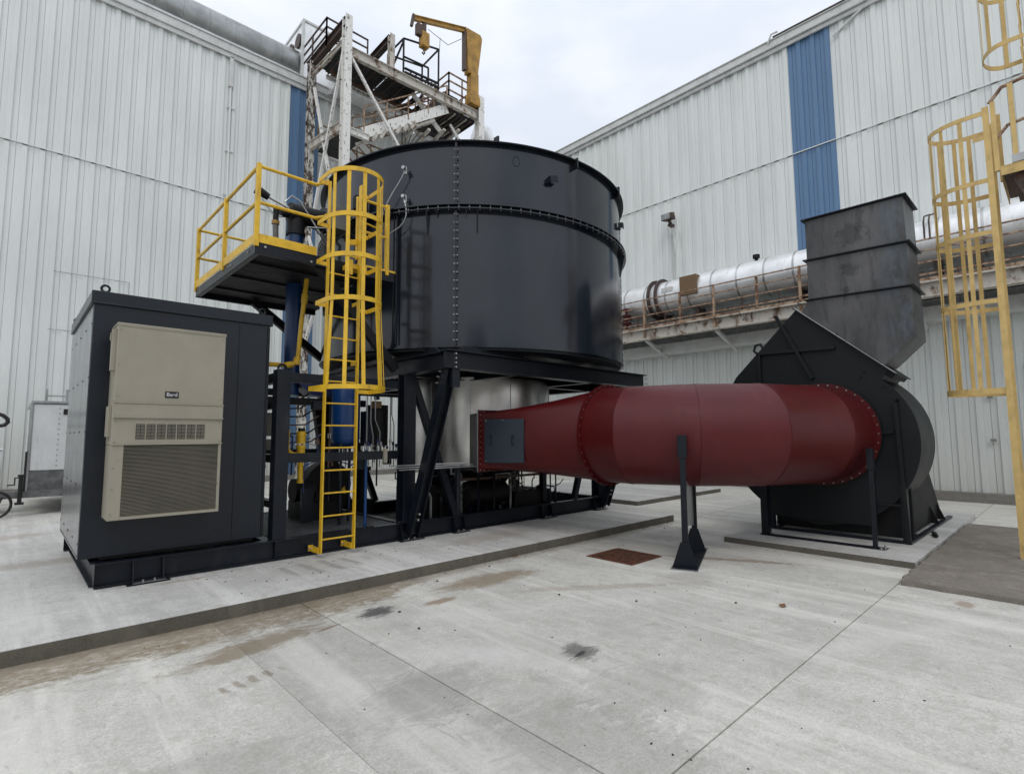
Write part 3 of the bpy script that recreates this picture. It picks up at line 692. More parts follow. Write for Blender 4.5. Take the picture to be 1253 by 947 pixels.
# ------------------------------------------------------------------ tank support frame
sf = thing('tank_support_frame', 'charcoal steel leg frame under the big round tank', 'frame', (4.25, 6.65, .37))
A0, A1, B0, B1 = 4.25, 8.75, 5.70, 10.16
for (p, q) in (((A0-.1, B0, 2.61), (A1+.12, B0, 2.61)), ((A0-.1, B1, 2.61), (A1+.1, B1, 2.61))):
    MB().ibeam(p, q, .18, .25, .018).put('top_beam', 'steel', sf, bevel=.002)
for x in (A0, A1): MB().ibeam((x, B0+.1, 2.607), (x, B1-.1, 2.607), .18, .24, .018).put('top_beam', 'steel', sf, bevel=.002)
for x in (5.6, 7.4): MB().ibeam((x, B0+.1, 2.6), (x, B1-.1, 2.6), .12, .2, .014).put('joist', 'steel', sf)
for y in (7.0, 8.9): MB().ibeam((A0+.1, y, 2.6), (A1-.1, y, 2.6), .12, .2, .014).put('joist', 'steel', sf)
for y in (6.70, 9.15):
    for x in (A0-.03, A1-.05):
        MB().ibeam((x, y, .37), (x, y, 2.485), .2, .18, .014, (0, 1, 0)).put('leg', 'steel', sf, bevel=.002)
for x in (A0, A1):
    MB().ibeam((x+.02, 6.60, .2), (x+.02, 5.74, 2.48), .15, .15, .014, (1, 0, 0)).put('raking_leg', 'steel', sf, bevel=.002)
    MB().box(x-.0, x+.12, 5.64, 5.70, 2.24, 2.484).put('gusset', 'steel', sf)
    bolts([(x+.02, 6.49, .42), (x+.02, 6.46, .50)], (0, 1, 0), sf, r=.018, l=.05, mat='zinc')
    bolts([(x-.09, 5.84, 2.38), (x-.09, 5.87, 2.30), (x-.09, 5.80, 2.45)], (1, 0, 0), sf, r=.014)
MB().bar((A0+.08, 6.70, 2.4), (5.1, 6.70, .38), .09, .1).put('brace', 'steel', sf)
MB().bar((A1-.1, 6.70, 2.4), (7.95, 6.70, .38), .09, .1).put('brace', 'steel', sf)
MB().bar((A0+.08, 9.15, 2.4), (5.1, 9.15, .38), .09, .1).put('brace', 'steel', sf)
MB().bar((A1-.1, 9.15, 1.1), (8.2, 9.15, .38), .09, .1).put('brace', 'steel', sf)
for (x, y) in ((7.6, 9.15), (8.1, 9.15), (7.3, 6.9)): MB().box(x-.05, x+.05, y-.05, y+.05, .36, 2.5).put('post', 'steel', sf)
for k in range(4): bolts([(A0+.02-.0, B0-.095, 2.5+k*.06)], (0, 1, 0), sf, r=.012)
bolts([(4.02, 6.72, 2.42), (4.02, 6.72, 2.34), (A1+.08, B0-.09, 2.56), (A1+.08, B0-.09, 2.66)], (0, 1, 0), sf)
MB().prism([(4.36, 5.72, 2.74), (5.7, 5.72, 2.74), (5.6, 5.72, 2.82), (4.5, 5.72, 2.82)], (0, .02, 0)).put('edge_plate', 'steel', sf)
MB().prism([(4.26, 5.95, 2.74), (4.26, 7.2, 2.74), (4.26, 7.1, 2.82), (4.26, 6.05, 2.82)], (.02, 0, 0)).put('edge_plate', 'steel', sf)

# ------------------------------------------------------------------ big tank
T = (6.5, 7.93); R = 2.8
tk = thing('round_tank', 'huge charcoal painted round steel tank with bolted flanges raised on legs', 'tank', (*T, 2.83))
MB().lathe(T, [(R, 2.83), (R, 4.815), (R-.02, 4.815), (R-.02, 2.83)], 160).put('lower_shell', 'tank', tk)
MB().lathe(T, [(R, 4.895), (R, 5.83), (R-.02, 5.83), (R-.02, 4.895)], 160).put('upper_shell', 'tank', tk)
MB().lathe(T, [(.01, 2.80), (R-.03, 2.80), (R-.03, 2.835), (.01, 2.835)], 96).put('floor', 'steel', tk)
MB().lathe(T, [(R+.001, 2.835), (R+.03, 2.835), (R+.03, 2.85), (R+.001, 2.85)], 160).put('bottom_rim', 'tank', tk)
MB().lathe(T, [(R-.02, 4.818), (R+.11, 4.818), (R+.11, 4.834), (R-.02, 4.834)], 160).put('ring_flange', 'tank', tk)
MB().lathe(T, [(R-.02, 4.876), (R+.11, 4.876), (R+.11, 4.894), (R-.02, 4.894)], 160).put('ring_flange', 'tank', tk)
MB().lathe(T, [(R-.02, 4.835), (R+.03, 4.835), (R+.03, 4.875), (R-.02, 4.875)], 160).put('gasket', 'black', tk)
MB().lathe(T, [(R-.02, 5.835), (R+.085, 5.835), (R+.085, 5.853), (R-.02, 5.856)], 160).lathe(T, [(R+.001, 5.795), (R+.012, 5.795), (R+.012, 5.80), (R+.001, 5.80)], 160).put('top_rim', 'steel', tk)
MB().lathe(T, [(.01, 5.80), (R-.021, 5.80), (R-.021, 5.84), (.01, 5.84)], 96).put('roof', 'tank', tk)
mb = MB()
for k in range(120):
    a = 2*pi*k/120+.02; x, y = T[0]+(R+.075)*cos(a), T[1]+(R+.075)*sin(a); mb.cyl((x, y, 4.805), (x, y, 4.905), .008, 6)
mb.put('bolts', 'zinc', tk, stuff=True)
for k in range(4):
    a = radians(225+90*k+.2); d = Vector((cos(a), sin(a), 0)); t = Vector((-sin(a), cos(a), 0)); c = Vector((*T, 0))
    for z0, z1 in ((2.84, 4.815), (4.90, 5.90)):
        for s_ in (-1, 1):
            MB().bar(c+d*(R+.03)+t*s_*.0085+Vector((0,0,z0)), c+d*(R+.03)+t*s_*.0085+Vector((0,0,z1)), .012, .06, tuple(d)).put('seam_flange', 'tank', tk)
    bolts([c+d*(R+.045)+Vector((0,0,z)) for z in [2.93+.122*i for i in range(16)]+[4.98+.125*i for i in range(7)]], tuple(t), tk, r=.0085, l=.03)
    MB().bar(c+d*(R+.02)+Vector((0,0,5.86)), c+d*(R+.02)+Vector((0,0,5.95)), .03).put('seam_cap', 'zinc', tk)
def tp(adeg, z, dr=0): a = radians(adeg); return Vector((T[0]+(R+dr)*cos(a), T[1]+(R+dr)*sin(a), z))
# lugs
for (adeg, z) in ((254, 5.36), (297, 5.28)):
    d = (tp(adeg, 0)-tp(adeg, 0, -1)); t = Vector((-d.y, d.x, 0))
    c = tp(adeg, z)
    MB().bar(c-t*.07, c+t*.07, .10, .010, (0, 0, 1)).bar(c+d*.05-t*.02+Vector((0,0,.0)), c+d*.05-t*.02+Vector((0,0,.10)), .012, .08, tuple(d)).bar(c+d*.09-t*.02+Vector((0,0,.045)), c+d*.09+t*.11+Vector((0,0,.075)), .012, .10).put('lug', 'steel', tk)
for (adeg, z0, z1) in ((264, 5.72, 5.88), (292, 5.74, 5.93), (237, 5.84, 5.93)):
    MB().bar(tp(adeg, z0, .05), tp(adeg, z1, .05), .03, .09).put('lug', 'steel', tk)
for adeg, z0 in ((216.5, 4.50), (231.2, 4.50), (301, 4.45)):
    MB().prism([tp(adeg, 4.83, .0), tp(adeg, 4.83, .09), tp(adeg, z0, .015), tp(adeg, z0, 0)], Vector((-sin(radians(adeg)), cos(radians(adeg)), 0))*.02).put('stiffener', 'tank', tk)
for adeg in (219.5, 228): MB().prism([tp(adeg, 4.83, .0), tp(adeg, 4.83, .09), tp(adeg, 4.72, .0)], Vector((-sin(radians(adeg)), cos(radians(adeg)), 0))*.015).put('stiffener', 'tank', tk)
# two sample fittings with their cables
for z, cab in ((5.45, [(0, 0), (-.6, -.07), (-1.9, -.17), (-3.7, -.29), (-5.4, -.42), (-6.7, -.55), (-7.4, -.68), (-7.6, -.82)]), (5.02, [(0, 0), (.3, -.05), (.7, -.14), (.7, -.24), (.0, -.33), (-1.4, -.40), (-3.4, -.45), (-5.6, -.5)])):
    c = tp(210, z); f_ = MB().cyl(c, tp(210, z, .1), .016, 10).cyl(tp(210, z+.02, .1), tp(210, z+.02, .15), .026, 12).bar(tp(210, z-.05, .07), tp(210, z+.06, .07), .03).put('fitting', 'zinc', tk)
    MB().tube([tp(210+da, z+dz-.02, .10) for i, (da, dz) in enumerate(cab)], .008, 6).put('cable', 'galv', tk)
# faint chalk mark on the shell
mk = MB(); cc = tp(243.2, 5.62)
ring = []
a0 = 243.2
for i in range(24):
    th = 2*pi*i/24; o1 = tp(a0+1.15*cos(th), 5.62+.085*sin(th), .002); o2 = tp(a0+.95*cos(th), 5.62+.07*sin(th), .002); ring.append((o1, o2))
for i in range(24):
    (p1, q1), (p2_, q2_) = ring[i], ring[(i+1) % 24]; mk.add([p1, p2_, q2_, q1], [(0, 1, 2, 3)])
mk.put('chalk_mark', 'steel', tk)
# pipework running down beside the seam
MB().tube([tp(207.3, 4.8, .05), tp(207.3, 3.3, .05), tp(207.3, 2.9, .05)], .013, 6).tube([tp(206.3, 4.8, .05), tp(206.3, 2.9, .05)], .013, 6).put('conduit', 'steel', tk)

# ------------------------------------------------------------------ stainless drum with its outlet box
dr = thing('drum', 'dull stainless drum hanging under the tank with a square outlet box', 'drum', (6.5, 7.93, 1.09))
MB().lathe(T, [(1.42, 1.10), (1.42, 2.56), (1.38, 2.56), (1.38, 1.10)], 96).put('shell', 'stain', dr)
for k in range(6):
    a = radians(200+k*28); MB().bar((T[0]+1.425*cos(a), T[1]+1.425*sin(a), 1.11), (T[0]+1.425*cos(a), T[1]+1.425*sin(a), 2.5), .006, .02, (cos(a), sin(a), 0)).put('weld_seam', 'galv', dr)
MB().prism([(5.25, 6.30, 1.10), (6.78, 6.30, 1.10), (7.3, 7.3, 1.10), (5.7, 7.2, 1.10)], (0, 0, .84)).put('outlet_box', 'box', dr, bevel=.004)
MB().box(5.20, 6.84, 6.265, 6.28, 1.045, 1.985).put('outlet_flange', 'galv', dr)
MB().lathe(T, [(.01, 1.02), (1.44, 1.02), (1.44, 1.098), (.01, 1.098)], 64).put('base_ring', 'black', dr)
MB().cyl((6.3, 7.9, .45), (6.3, 7.9, 1.02), .5, 32, r2=.95).put('lower_cone', 'black', dr)

un = thing('drive_unit', 'black machinery block on the skid floor under the stainless drum', 'machine', (6.2, 7.6, .37))
MB().box(5.2, 6.5, 7.2, 8.6, .17, .72).put('gearbox', 'black', un, bevel=.03)
MB().cyl((5.55, 7.05, .62), (6.4, 7.05, .62), .2, 24).put('motor', 'black', un)
MB().box(4.85, 5.2, 7.3, 7.9, .17, .78).put('pump_box', 'black', un, bevel=.01)
MB().box(6.6, 7.5, 6.9, 8.4, .17, .6).put('cover', 'black', un, bevel=.02)
MB().box(5.4, 7.6, 6.9, 6.95, .86, .90).put('yellow_rod', 'rust', un)
for x in (5.3, 5.7, 6.05): MB().tube([(x, 6.85, .17), (x, 6.85, .95), (x+.05, 6.9, 1.05)], .018, 6).put('pipe', 'steel', un)
MB().tube([(5.15, 6.7, .37), (5.15, 6.7, 1.1)], .045, 8).put('post', 'steel', un)
for (x, z) in ((7.45, 1.0), (7.6, 1.0)): MB().tube([(x, 6.85, .17), (x, 6.85, 1.0)], .015, 6).put('pipe', 'steel', un)
cdt = thing('conduit_run', 'bunch of three thin bright pipes running level in front of the drum', 'pipes', (4, 6.6, 1.13))
for k in range(3):
    z = 1.12+k*.03; MB().tube([(3.98-.06*k, 6.5, z), (5.05, 6.5, z), (5.35-.1*k, 6.45, z)], .010, 6).put('pipe', 'galv', cdt)
MB().tube([(5.05, 6.5, 1.15), (5.3, 6.5, 1.06), (5.5, 6.5, .98)], .012, 6).put('pipe', 'rubber', cdt)

# ------------------------------------------------------------------ red duct
Cx, Cy, DZ, DR = 8.59, 4.77, 1.595, .69; RB_ = 2.09
du = thing('red_duct', 'fat oxide red round duct curving from the drum outlet to the fan', 'duct', (7, 4, 1.6))
# square to round transition
n = 64; rings = []
NS = 14
for k in range(NS+1):
    t = k/NS; y = 6.24+(4.77-6.24)*t; ring = []
    for i in range(n):
        a = 2*pi*(i+.5)/n; ca, sa = cos(a), sin(a)
        mq = 1/max(abs(ca), abs(sa)); hx, hz = .77, .43
        # rectangle point with the same index, spread evenly
        rx, rz = 6.02+hx*max(-1, min(1, ca*1.4142)), 1.515+hz*max(-1, min(1, sa*1.4142))
        cx_, cz_ = 6.5+DR*ca, DZ+DR*sa
        ring.append(Vector((rx*(1-t)+cx_*t, y, rz*(1-t)+cz_*t)))
    rings.append(ring)
MB().loft(rings, cap=False).put('transition', 'redA', du)
MB().box(5.21, 6.83, 6.241, 6.262, 1.05, 1.10).box(5.21, 6.83, 6.241, 6.262, 1.93, 1.98).box(5.21, 5.26, 6.241, 6.262, 1.101, 1.929).box(6.78, 6.83, 6.241, 6.262, 1.101, 1.929).put_each('square_flange', 'redA', du)
bolts([(5.232, 6.25, 1.08+.083*i) for i in range(11)]+[(5.3+.1*i, 6.25, 1.957) for i in range(15)]+[(5.3+.1*i, 6.25, 1.073) for i in range(15)], (0, 1, 0), du, r=.008, l=.02)
def disc(c, ax, r0, r1, t):
    ax = Vector(ax).normalized(); o = ringpts(c, ax, r1, 72); i_ = ringpts(c, ax, r0, 72); e = ax*t
    return MB().loft([o, [p+e for p in o], [p+e for p in i_], i_, o], cap=False)
disc((6.5, 4.755, DZ), (0, 1, 0), DR-.02, DR+.055, .014).put('ring_flange', 'redA', du)
disc((6.5, 4.775, DZ), (0, 1, 0), DR-.02, DR+.055, .014).put('ring_flange', 'redA', du)
bolts(ringpts((6.5, 4.772, DZ), (0, 1, 0), DR+.032, 36), (0, 1, 0), du, r=.0075, l=.022)
def miter(th, rr=None, nn=64):
    """ellipse on the mitre plane at angle th round the bend"""
    rad = Vector((-cos(th), -sin(th), 0)); k = 1/cos(pi/16)
    if rr is None: rr = RB_*k
    out = []
    for i in range(nn):
        a = 2*pi*i/nn; out.append(Vector((Cx, Cy, DZ))+rad*(rr+DR*k*cos(a))+Vector((0, 0, DR*sin(a))))
    return out
def circ(c, ax_perp, nn=64):
    ax_perp = Vector(ax_perp); return [Vector(c)+ax_perp*DR*cos(2*pi*i/nn)+Vector((0, 0, DR*sin(2*pi*i/nn))) for i in range(nn)]
st = [circ((6.5, 4.755, DZ), (-1, 0, 0))]+[miter(radians(a)) for a in (11.25, 33.75, 56.25, 78.75)]+[circ((9.0, Cy-RB_, DZ), (0, -1, 0))]
for i, mt in enumerate(('redA', 'redB', 'redB', 'redA', 'redA')):
    a, b = st[i], st[i+1]; rr = []
    for k in range(7): rr.append([p.lerp(q, k/6) for p, q in zip(a, b)])
    MB().loft(rr, cap=False).put('duct_section', mt, du)
for i in range(1, 5):  # weld beads on the mitres
    c = Vector((0, 0, 0))
    for p in st[i]: c += p/64
    MB().tube([c+(p-c)*1.0015 for p in st[i]+[st[i][0]]], .0045, 5).put('weld_bead', 'redA', du)
disc((8.985, Cy-RB_, DZ), (1, 0, 0), DR-.02, DR+.075, .014).put('ring_flange', 'redA', du)
bolts(ringpts((9.0, Cy-RB_, DZ), (1, 0, 0), DR+.048, 36), (1, 0, 0), du, r=.009, l=.024)
# inspection door on the side of the transition
def tr_side(t, f, dr=.03): # t along, f 0..1 up
    y = 6.24-1.47*t; x = 5.25+(5.81-5.25)*t-dr; zl = 1.515-.43*.74; zh = 1.515+.43*.74
    return Vector((x, y, zl+(zh-zl)*f))
q = [tr_side(.05, -.02), tr_side(.46, .0), tr_side(.46, 1.0), tr_side(.05, 1.02)]
dd = MB().prism(q, (.028, 0, 0)).put('access_door', 'door', du, bevel=.004)
for t in (.13, .36):
    MB().tube([tr_side(t, .42, .03), tr_side(t, .42, .07), tr_side(t, .62, .07), tr_side(t, .62, .03)], .008, 6).put('handle', 'steel', dd)
bolts([tr_side(.07, .03, .032), tr_side(.07, .97, .032), tr_side(.25, .98, .032)], (1, 0, 0), du, r=.01, l=.006)

# duct stands
def stand(near, far, ztop, zfar, label, foot=True):
    near, far = Vector(near), Vector(far); d = (far-near).normalized(); t = Vector((-d.y, d.x, 0)); z0 = near.z
    o = thing('duct_stand', label, 'stand', tuple(near), 'stands under the red duct')
    U = Vector((0, 0, 1))
    MB().bar(near, near+U*(ztop-z0), .07, .05, tuple(d)).put('post', 'steel', o, bevel=.003)
    MB().bar(near-d*.0+U*(ztop-z0-.26), near+U*(ztop-z0+.02), .11, .07, tuple(d)).put('saddle_plate', 'steel', o, bevel=.003)
    if foot:
        MB().bar(far, far+U*(zfar-z0), .07, .05, tuple(d)).put('post', 'steel', o, bevel=.003)
        MB().bar(near-d*.16+U*.008, far+d*.12+U*.008, .30, .014).put('base_plate', 'steel', o)
        MB().bar(near-d*.18-t*.155+U*.004, near-d*.18+t*.155+U*.004, .05, .012).put('grout', 'galv', o)
        for c, s_ in ((near-d*.06, 1), (far-d*.06, 1)):
            MB().prism([c-t*.145+U*.016, c+t*.145+U*.016, c+t*.05+U*.30, c-t*.05+U*.30], d*.012).put('gusset', 'steel', o)
        MB().prism([near+d*.05+U*.48, far-d*.04+U*.34, far-d*.04+U*1.02, near+d*.05+U*.97], t*.012).put('web_plate', 'galv', o)
    return o
stand((6.07, 3.37, 0), (7.06, 3.77, 0), 1.57, 1.0, 'charcoal two legged stand holding the red duct at the middle of its bend')
s2 = stand((8.48, 1.95, .08), (8.48, 3.3, .08), 1.38, 1.0, 'charcoal post stand holding the red duct close to the fan', foot=False)
MB().box(8.40, 8.50, 1.90, 3.42, .084, .10).put('base_bar', 'steel', s2)
MB().bar((8.5, 3.36, .1), (8.5, 3.36, .95), .12, .1).put('post', 'steel', s2)
MB().box(8.38, 8.62, 1.82, 2.05, .082, .0835).put('grout', 'galv', s2)
bolts([(8.43, 1.88, .1), (8.56, 1.86, .1)], (0, 0, 1), s2, r=.012, l=.02)

# ------------------------------------------------------------------ fan
fn = thing('centrifugal_fan', 'large charcoal centrifugal fan housing that the red duct feeds', 'fan', (9.1, 2.68, .08))
FX0, FX1, FY, FZ = 9.1, 10.14, 2.68, 1.6
def scroll(n=72):
    pts = []
    for i in range(n+1):
        phi = 261*i/n; r = 1.10+.53*phi/261; a = radians(44.5-phi)   # 44.5 deg above the -Y axis, turning down
        pts.append((FY-r*cos(a), FZ+r*sin(a)))
    return pts
sp = scroll()
poly = sp+[(2.99, 3.57), (1.80, 2.50)]
tri = [Vector((FX0, y, z)) for y, z in poly]
def housing(x0, x1, P, name, mat):
    mb = MB(); n_ = len(P); c0 = Vector((x0, FY, FZ)); c1 = Vector((x1, FY, FZ))
    vs = [Vector((x0, y, z)) for y, z in P]+[Vector((x1, y, z)) for y, z in P]+[c0, c1]
    fs = [(i, (i+1) % n_, n_+(i+1) % n_, n_+i) for i in range(n_)]+[((i+1) % n_, i, 2*n_) for i in range(n_)]+[(n_+i, n_+(i+1) % n_, 2*n_+1) for i in range(n_)]
    mb.add(vs, fs); return mb.put(name, mat, fn)
housing(FX0, FX0+.03, poly, 'side_plate', 'fan')
housing(FX1-.03, FX1, poly, 'side_plate', 'fan')
ins = [(FY+(y-FY)*.998, FZ+(z-FZ)*.998) for y, z in poly]
housing(FX0+.031, FX1-.031, ins, 'scroll_band', 'fan')
disc((9.02, FY, FZ), (1, 0, 0), .5, DR+.085, .016).put('inlet_flange', 'fan', fn)
MB().cyl((9.035, FY, FZ), (9.1, FY, FZ), DR+.02, 64).put('inlet_collar', 'fan', fn)
# angle iron stiffeners on the face
for (p, q) in (((9.07, 3.60, 2.93), (9.07, 2.45, 2.90)), ((9.07, 3.58, 2.92), (9.07, 3.58, 1.9)), ((9.06, 3.28, 3.52), (9.06, 2.78, 2.45)), ((9.07, 1.74, 2.03), (9.07, 1.69, .1)), ((9.07, 2.05, 1.62), (9.07, 1.78, 1.62))):
    MB().bar(p, q, .055, .05).put('stiffener', 'fan', fn, bevel=.003)
MB().bar((9.1, 1.72, 2.04), (9.07, 1.72, 2.08), .03).put('stiffener_tip', 'fan', fn)
bolts([(9.09, 2.42, 3.1), (9.09, 2.1, 2.5), (9.09, 2.15, 2.42), (9.09, 1.86, 2.26)], (1, 0, 0), fn, 'studs', .012, .02, 'black')
MB().tube([(9.15, 3.64, 2.95), (9.15, 3.69, 3.0), (9.15, 3.66, 3.09), (9.15, 3.58, 3.1), (9.15, 3.54, 3.02), (9.15, 3.58, 2.95)], .022, 8).put('lifting_eye', 'fan', fn)
# base
MB().prism([(9.06, 3.62, .30), (9.06, 2.05, .28), (9.06, 2.05, 1.2), (9.06, 3.2, 1.2), (9.06, 3.62, .62)], (.03, 0, 0)).put('apron_plate', 'fan', fn)
MB().box(9.3, 9.32, 1.67, 3.5, .12, 1.0).put('rear_plate', 'black', fn)
MB().box(9.06, 9.12, 1.66, 3.55, .084, .12).box(9.80, 9.86, 1.66, 3.55, .084, .12).box(9.121, 12.5, 1.66, 1.73, .084, .115).box(9.121, 12.5, 3.48, 3.55, .084, .115).put_each('base_frame', 'steel', fn)
for y in (3.5, 1.72): MB().bar((9.12, y, .12), (9.12, y, .9), .08).put('leg', 'steel', fn)
MB().bar((9.08, 2.03, .6), (9.08, 1.73, .6), .03).put('cross_bar', 'fan', fn)
MB().prism([(9.95, 1.78, .12), (12.3, 1.78, .12), (11.3, 1.78, 1.0), (9.95, 1.78, 1.0)], (0, .03, 0)).prism([(9.95, 3.4, .12), (12.3, 3.4, .12), (11.3, 3.4, 1.0), (9.95, 3.4, 1.0)], (0, .03, 0)).box(9.96, 11.3, 1.811, 3.39, .96, 1.0).put_each('bearing_pedestal', 'black', fn)
MB().cyl((9.88, FY, FZ), (11.4, FY, FZ), .07, 20).put('shaft', 'zinc', fn)
for x in (10.2, 10.95): MB().box(x-.1, x+.1, FY-.2, FY+.2, 1.003, 1.7).put('bearing', 'fan', fn, bevel=.03)
MB().cyl((11.0, FY, 1.45), (12.0, FY, 1.45), .33, 28).box(11.1, 11.9, FY-.3, FY+.3, .12, 1.2).put('motor', 'fan', fn)
for k in range(2): MB().prism([(11.2+k*.6, 1.66, .12), (11.2+k*.6, 1.775, .12), (11.2+k*.6, 1.775, .4)], (.02, 0, 0)).put('rib', 'black', fn)
# sloping outlet flange
fd = Vector((0, 1.80-2.99, 2.50-3.57)).normalized(); fnrm = Vector((0, -fd.z, fd.y))*-1
if fnrm.z < 0: fnrm = -fnrm
p, q = Vector((9.49, 2.99, 3.57)), Vector((9.49, 1.80, 2.50))
MB().bar(p-fd*.04+fnrm*.008, q+fd*.14+fnrm*.008, .92, .014, tuple(fnrm)).put('outlet_flange', 'fan', fn)
MB().bar(q-fd*.02-fnrm*.04+Vector((.04, 0, 0)), q+fd*.10-fnrm*.04+Vector((.04, 0, 0)), .84, .08, tuple(fnrm)).put('outlet_box', 'black', fn)

sk2 = thing('fan_outlet_stack', 'raw grey steel square duct rising from the fan, open at the top', 'duct', (9.5, 2.1, 3))
XA, XB = 9.13, 9.86
def seg(P, name):
    o_ = [Vector((XA, y, z)) for y, z in P]
    return MB().prism(o_, (XB-XA, 0, 0)).put(name, 'raw', sk2, bevel=.004)
g_ = fnrm*.027
seg([(2.93+g_.y, 3.516+g_.z), (2.80, 3.70), (1.48, 3.66), (1.46, 2.95), (1.86+g_.y, 2.554+g_.z)], 'stack_section')
seg([(2.80, 3.72), (2.79, 4.34), (1.49, 4.30), (1.48, 3.68)], 'stack_section')
sec = seg([(2.79, 4.36), (2.79, 5.00), (1.50, 4.99), (1.49, 4.32)], 'stack_section')
for (ya, za, yb, zb) in ((2.80, 3.71, 1.48, 3.67), (2.79, 4.35, 1.49, 4.31), (2.79, 5.01, 1.50, 5.00)):
    MB().prism([(XA-.05, ya+.05, za-.008), (XA-.05, yb-.05, zb-.008), (XA-.05, yb-.05, zb+.008), (XA-.05, ya+.05, za+.008)], (XB-XA+.1, 0, 0)).put('flange', 'steel', sk2)
MB().bar(p-fd*.02+fnrm*.0205+Vector((-.385, 0, 0)), q+fd*.1+fnrm*.0205+Vector((-.385, 0, 0)), .10, .008, tuple(fnrm)).put('gasket_strip', 'galv', sk2)

# ------------------------------------------------------------------ control cabinet and its air conditioner
cb = thing('equipment_cabinet', 'tall charcoal equipment enclosure on the left end of the base frame', 'cabinet', (.57, 6.8, .4))
MB().box(.572, 2.30, 6.80, 9.1, .40, 2.96).put('body', 'cab', cb, bevel=.004)
rc_ = MB().box(.545, 2.325, 6.775, 9.125, 2.965, 3.09).box(.54, 2.33, 6.77, 9.13, 2.955, 2.972)
rc_ = rc_.put('roof_cap', 'cab', cb, bevel=.006)
for k in range(4):
    y = 6.815+k*.571; MB().box(.5655, .572, y, y+.565, .405, 2.945).put('side_panel', 'cabside', cb)
bolts([(.566, 6.84+k*.571+d_, z) for k in range(4) for d_ in (0, .515) for z in (.55, 1.1, 1.65, 2.2, 2.75)], (1, 0, 0), cb, 'rivets', .010, .004, 'rubber')
bolts([(.566, 6.85+k*.11, .43) for k in range(20)], (1, 0, 0), cb, 'rivets', .009, .004, 'rubber')
MB().box(1.95, 1.956, 6.794, 6.80, .42, 2.93).box(2.27, 2.30, 6.79, 6.80, .42, 2.93).put('panel_seam', 'steel', cb)
for (x, y) in ((.66, 6.86), (2.22, 6.86), (.6, 9.05), (2.2, 9.05)):
    MB().tube([(x+.035*cos(t), y, 3.135+.035*sin(t)) for t in [2*pi*i/14 for i in range(15)]], .012, 8).cyl((x, y, 3.085), (x, y, 3.105), .02, 10).put('lifting_eye', 'steel', rc_)
MB().box(.75, 2.2, 6.83, 9.0, .37, .398).put('plinth', 'black', cb)

ac = thing('air_conditioner', 'beige wall mounted air conditioner on the front of the charcoal cabinet', 'air conditioner', (.73, 6.4, .8))
AX0, AX1, AY = .735, 1.70, 6.40
MB().box(AX0, AX1, AY, 6.795, 1.52, 2.70).put('upper_casing', 'beige', ac, bevel=.004)
MB().box(AX0-.004, AX1+.004, AY-.006, 6.795, 2.702, 2.722).box(AX0-.004, AX1+.004, AY-.018, AY-.001, 1.926, 1.938).box(AX0-.004, AX1+.004, AY-.02, AY-.0125, 1.784, 1.796).box(AX0-.004, AX1+.004, AY-.014, AY-.001, 1.519, 1.531).box(AX0-.004, AX1+.004, AY-.006, AY-.001, 2.69, 2.70).put_each('trim_strip', 'beige', ac)
MB().box(AX0, AX1, AY-.012, AY-.001, 1.79, 1.924).put('cross_band', 'beige', ac, bevel=.002)
MB().box(AX0+.002, AX0+.10, AY+.0, 6.795, .80, 1.518).box(AX1-.03, AX1-.002, AY, 6.795, .80, 1.518).box(AX0+.101, AX1-.031, AY, 6.795, .80, .83).box(AX0+.101, AX1-.031, AY+.05, 6.795, .831, 1.518).put_each('lower_casing', 'beige', ac)
mb = MB()
for k in range(52):
    z = .836+k*.01305; mb.add([(AX0+.102, AY+.0, z), (AX1-.032, AY+.0, z), (AX1-.032, AY+.03, z+.008), (AX0+.102, AY+.03, z+.008), (AX0+.102, AY+.0, z+.003), (AX1-.032, AY+.0, z+.003), (AX1-.032, AY+.03, z+.011), (AX0+.102, AY+.03, z+.011)],
                              [(0,1,2,3),(4,5,6,7),(0,1,5,4),(2,3,7,6),(1,2,6,5),(3,0,4,7)])
mb.put('grille_fins', 'beigedark', ac, stuff=True)
for k in range(7):
    x = .925+k*.0885
    v = MB().box(x, x+.074, AY-.004, AY-.001, 1.575, 1.725).put('vent', 'black', ac)
    mb = MB()
    for i in range(10): mb.box(x+.003, x+.035, AY-.008, AY-.0045, 1.58+i*.0145, 1.587+i*.0145).box(x+.039, x+.071, AY-.008, AY-.0045, 1.58+i*.0145, 1.587+i*.0145)
    mb.put('vent_louvres', 'beigedark', v, stuff=True)
bd_ = MB().box(1.155, 1.275, AY-.006, AY-.001, 1.995, 2.06).put('badge', 'rubber', ac)
tm = text_mesh('Bard', .052, .0008); tm.materials.append(M['alu'])
tx = inst('badge_lettering', tm, bd_, (1.215, AY-.0075, 2.028)); tx.rotation_euler = (pi/2, 0, 0)
MB().box(.70, .734, 6.45, 6.55, 2.25, 2.66).box(.71, .734, 6.5, 6.7, 1.6, 1.9).put('side_flange', 'beige', ac)
MB().tube([(.72, 6.5, 2.6), (.69, 6.5, 2.62), (.69, 6.5, 2.56), (.72, 6.5, 2.5)], .008, 6).put('hinge', 'beige', ac)
bolts([(x, AY-.002, z) for x in (.76, 1.675) for z in (.86, 1.1, 1.3, 1.55, 1.75, 2.0, 2.3, 2.65)], (0, 1, 0), ac, 'screws', .006, .004, 'beigedark')

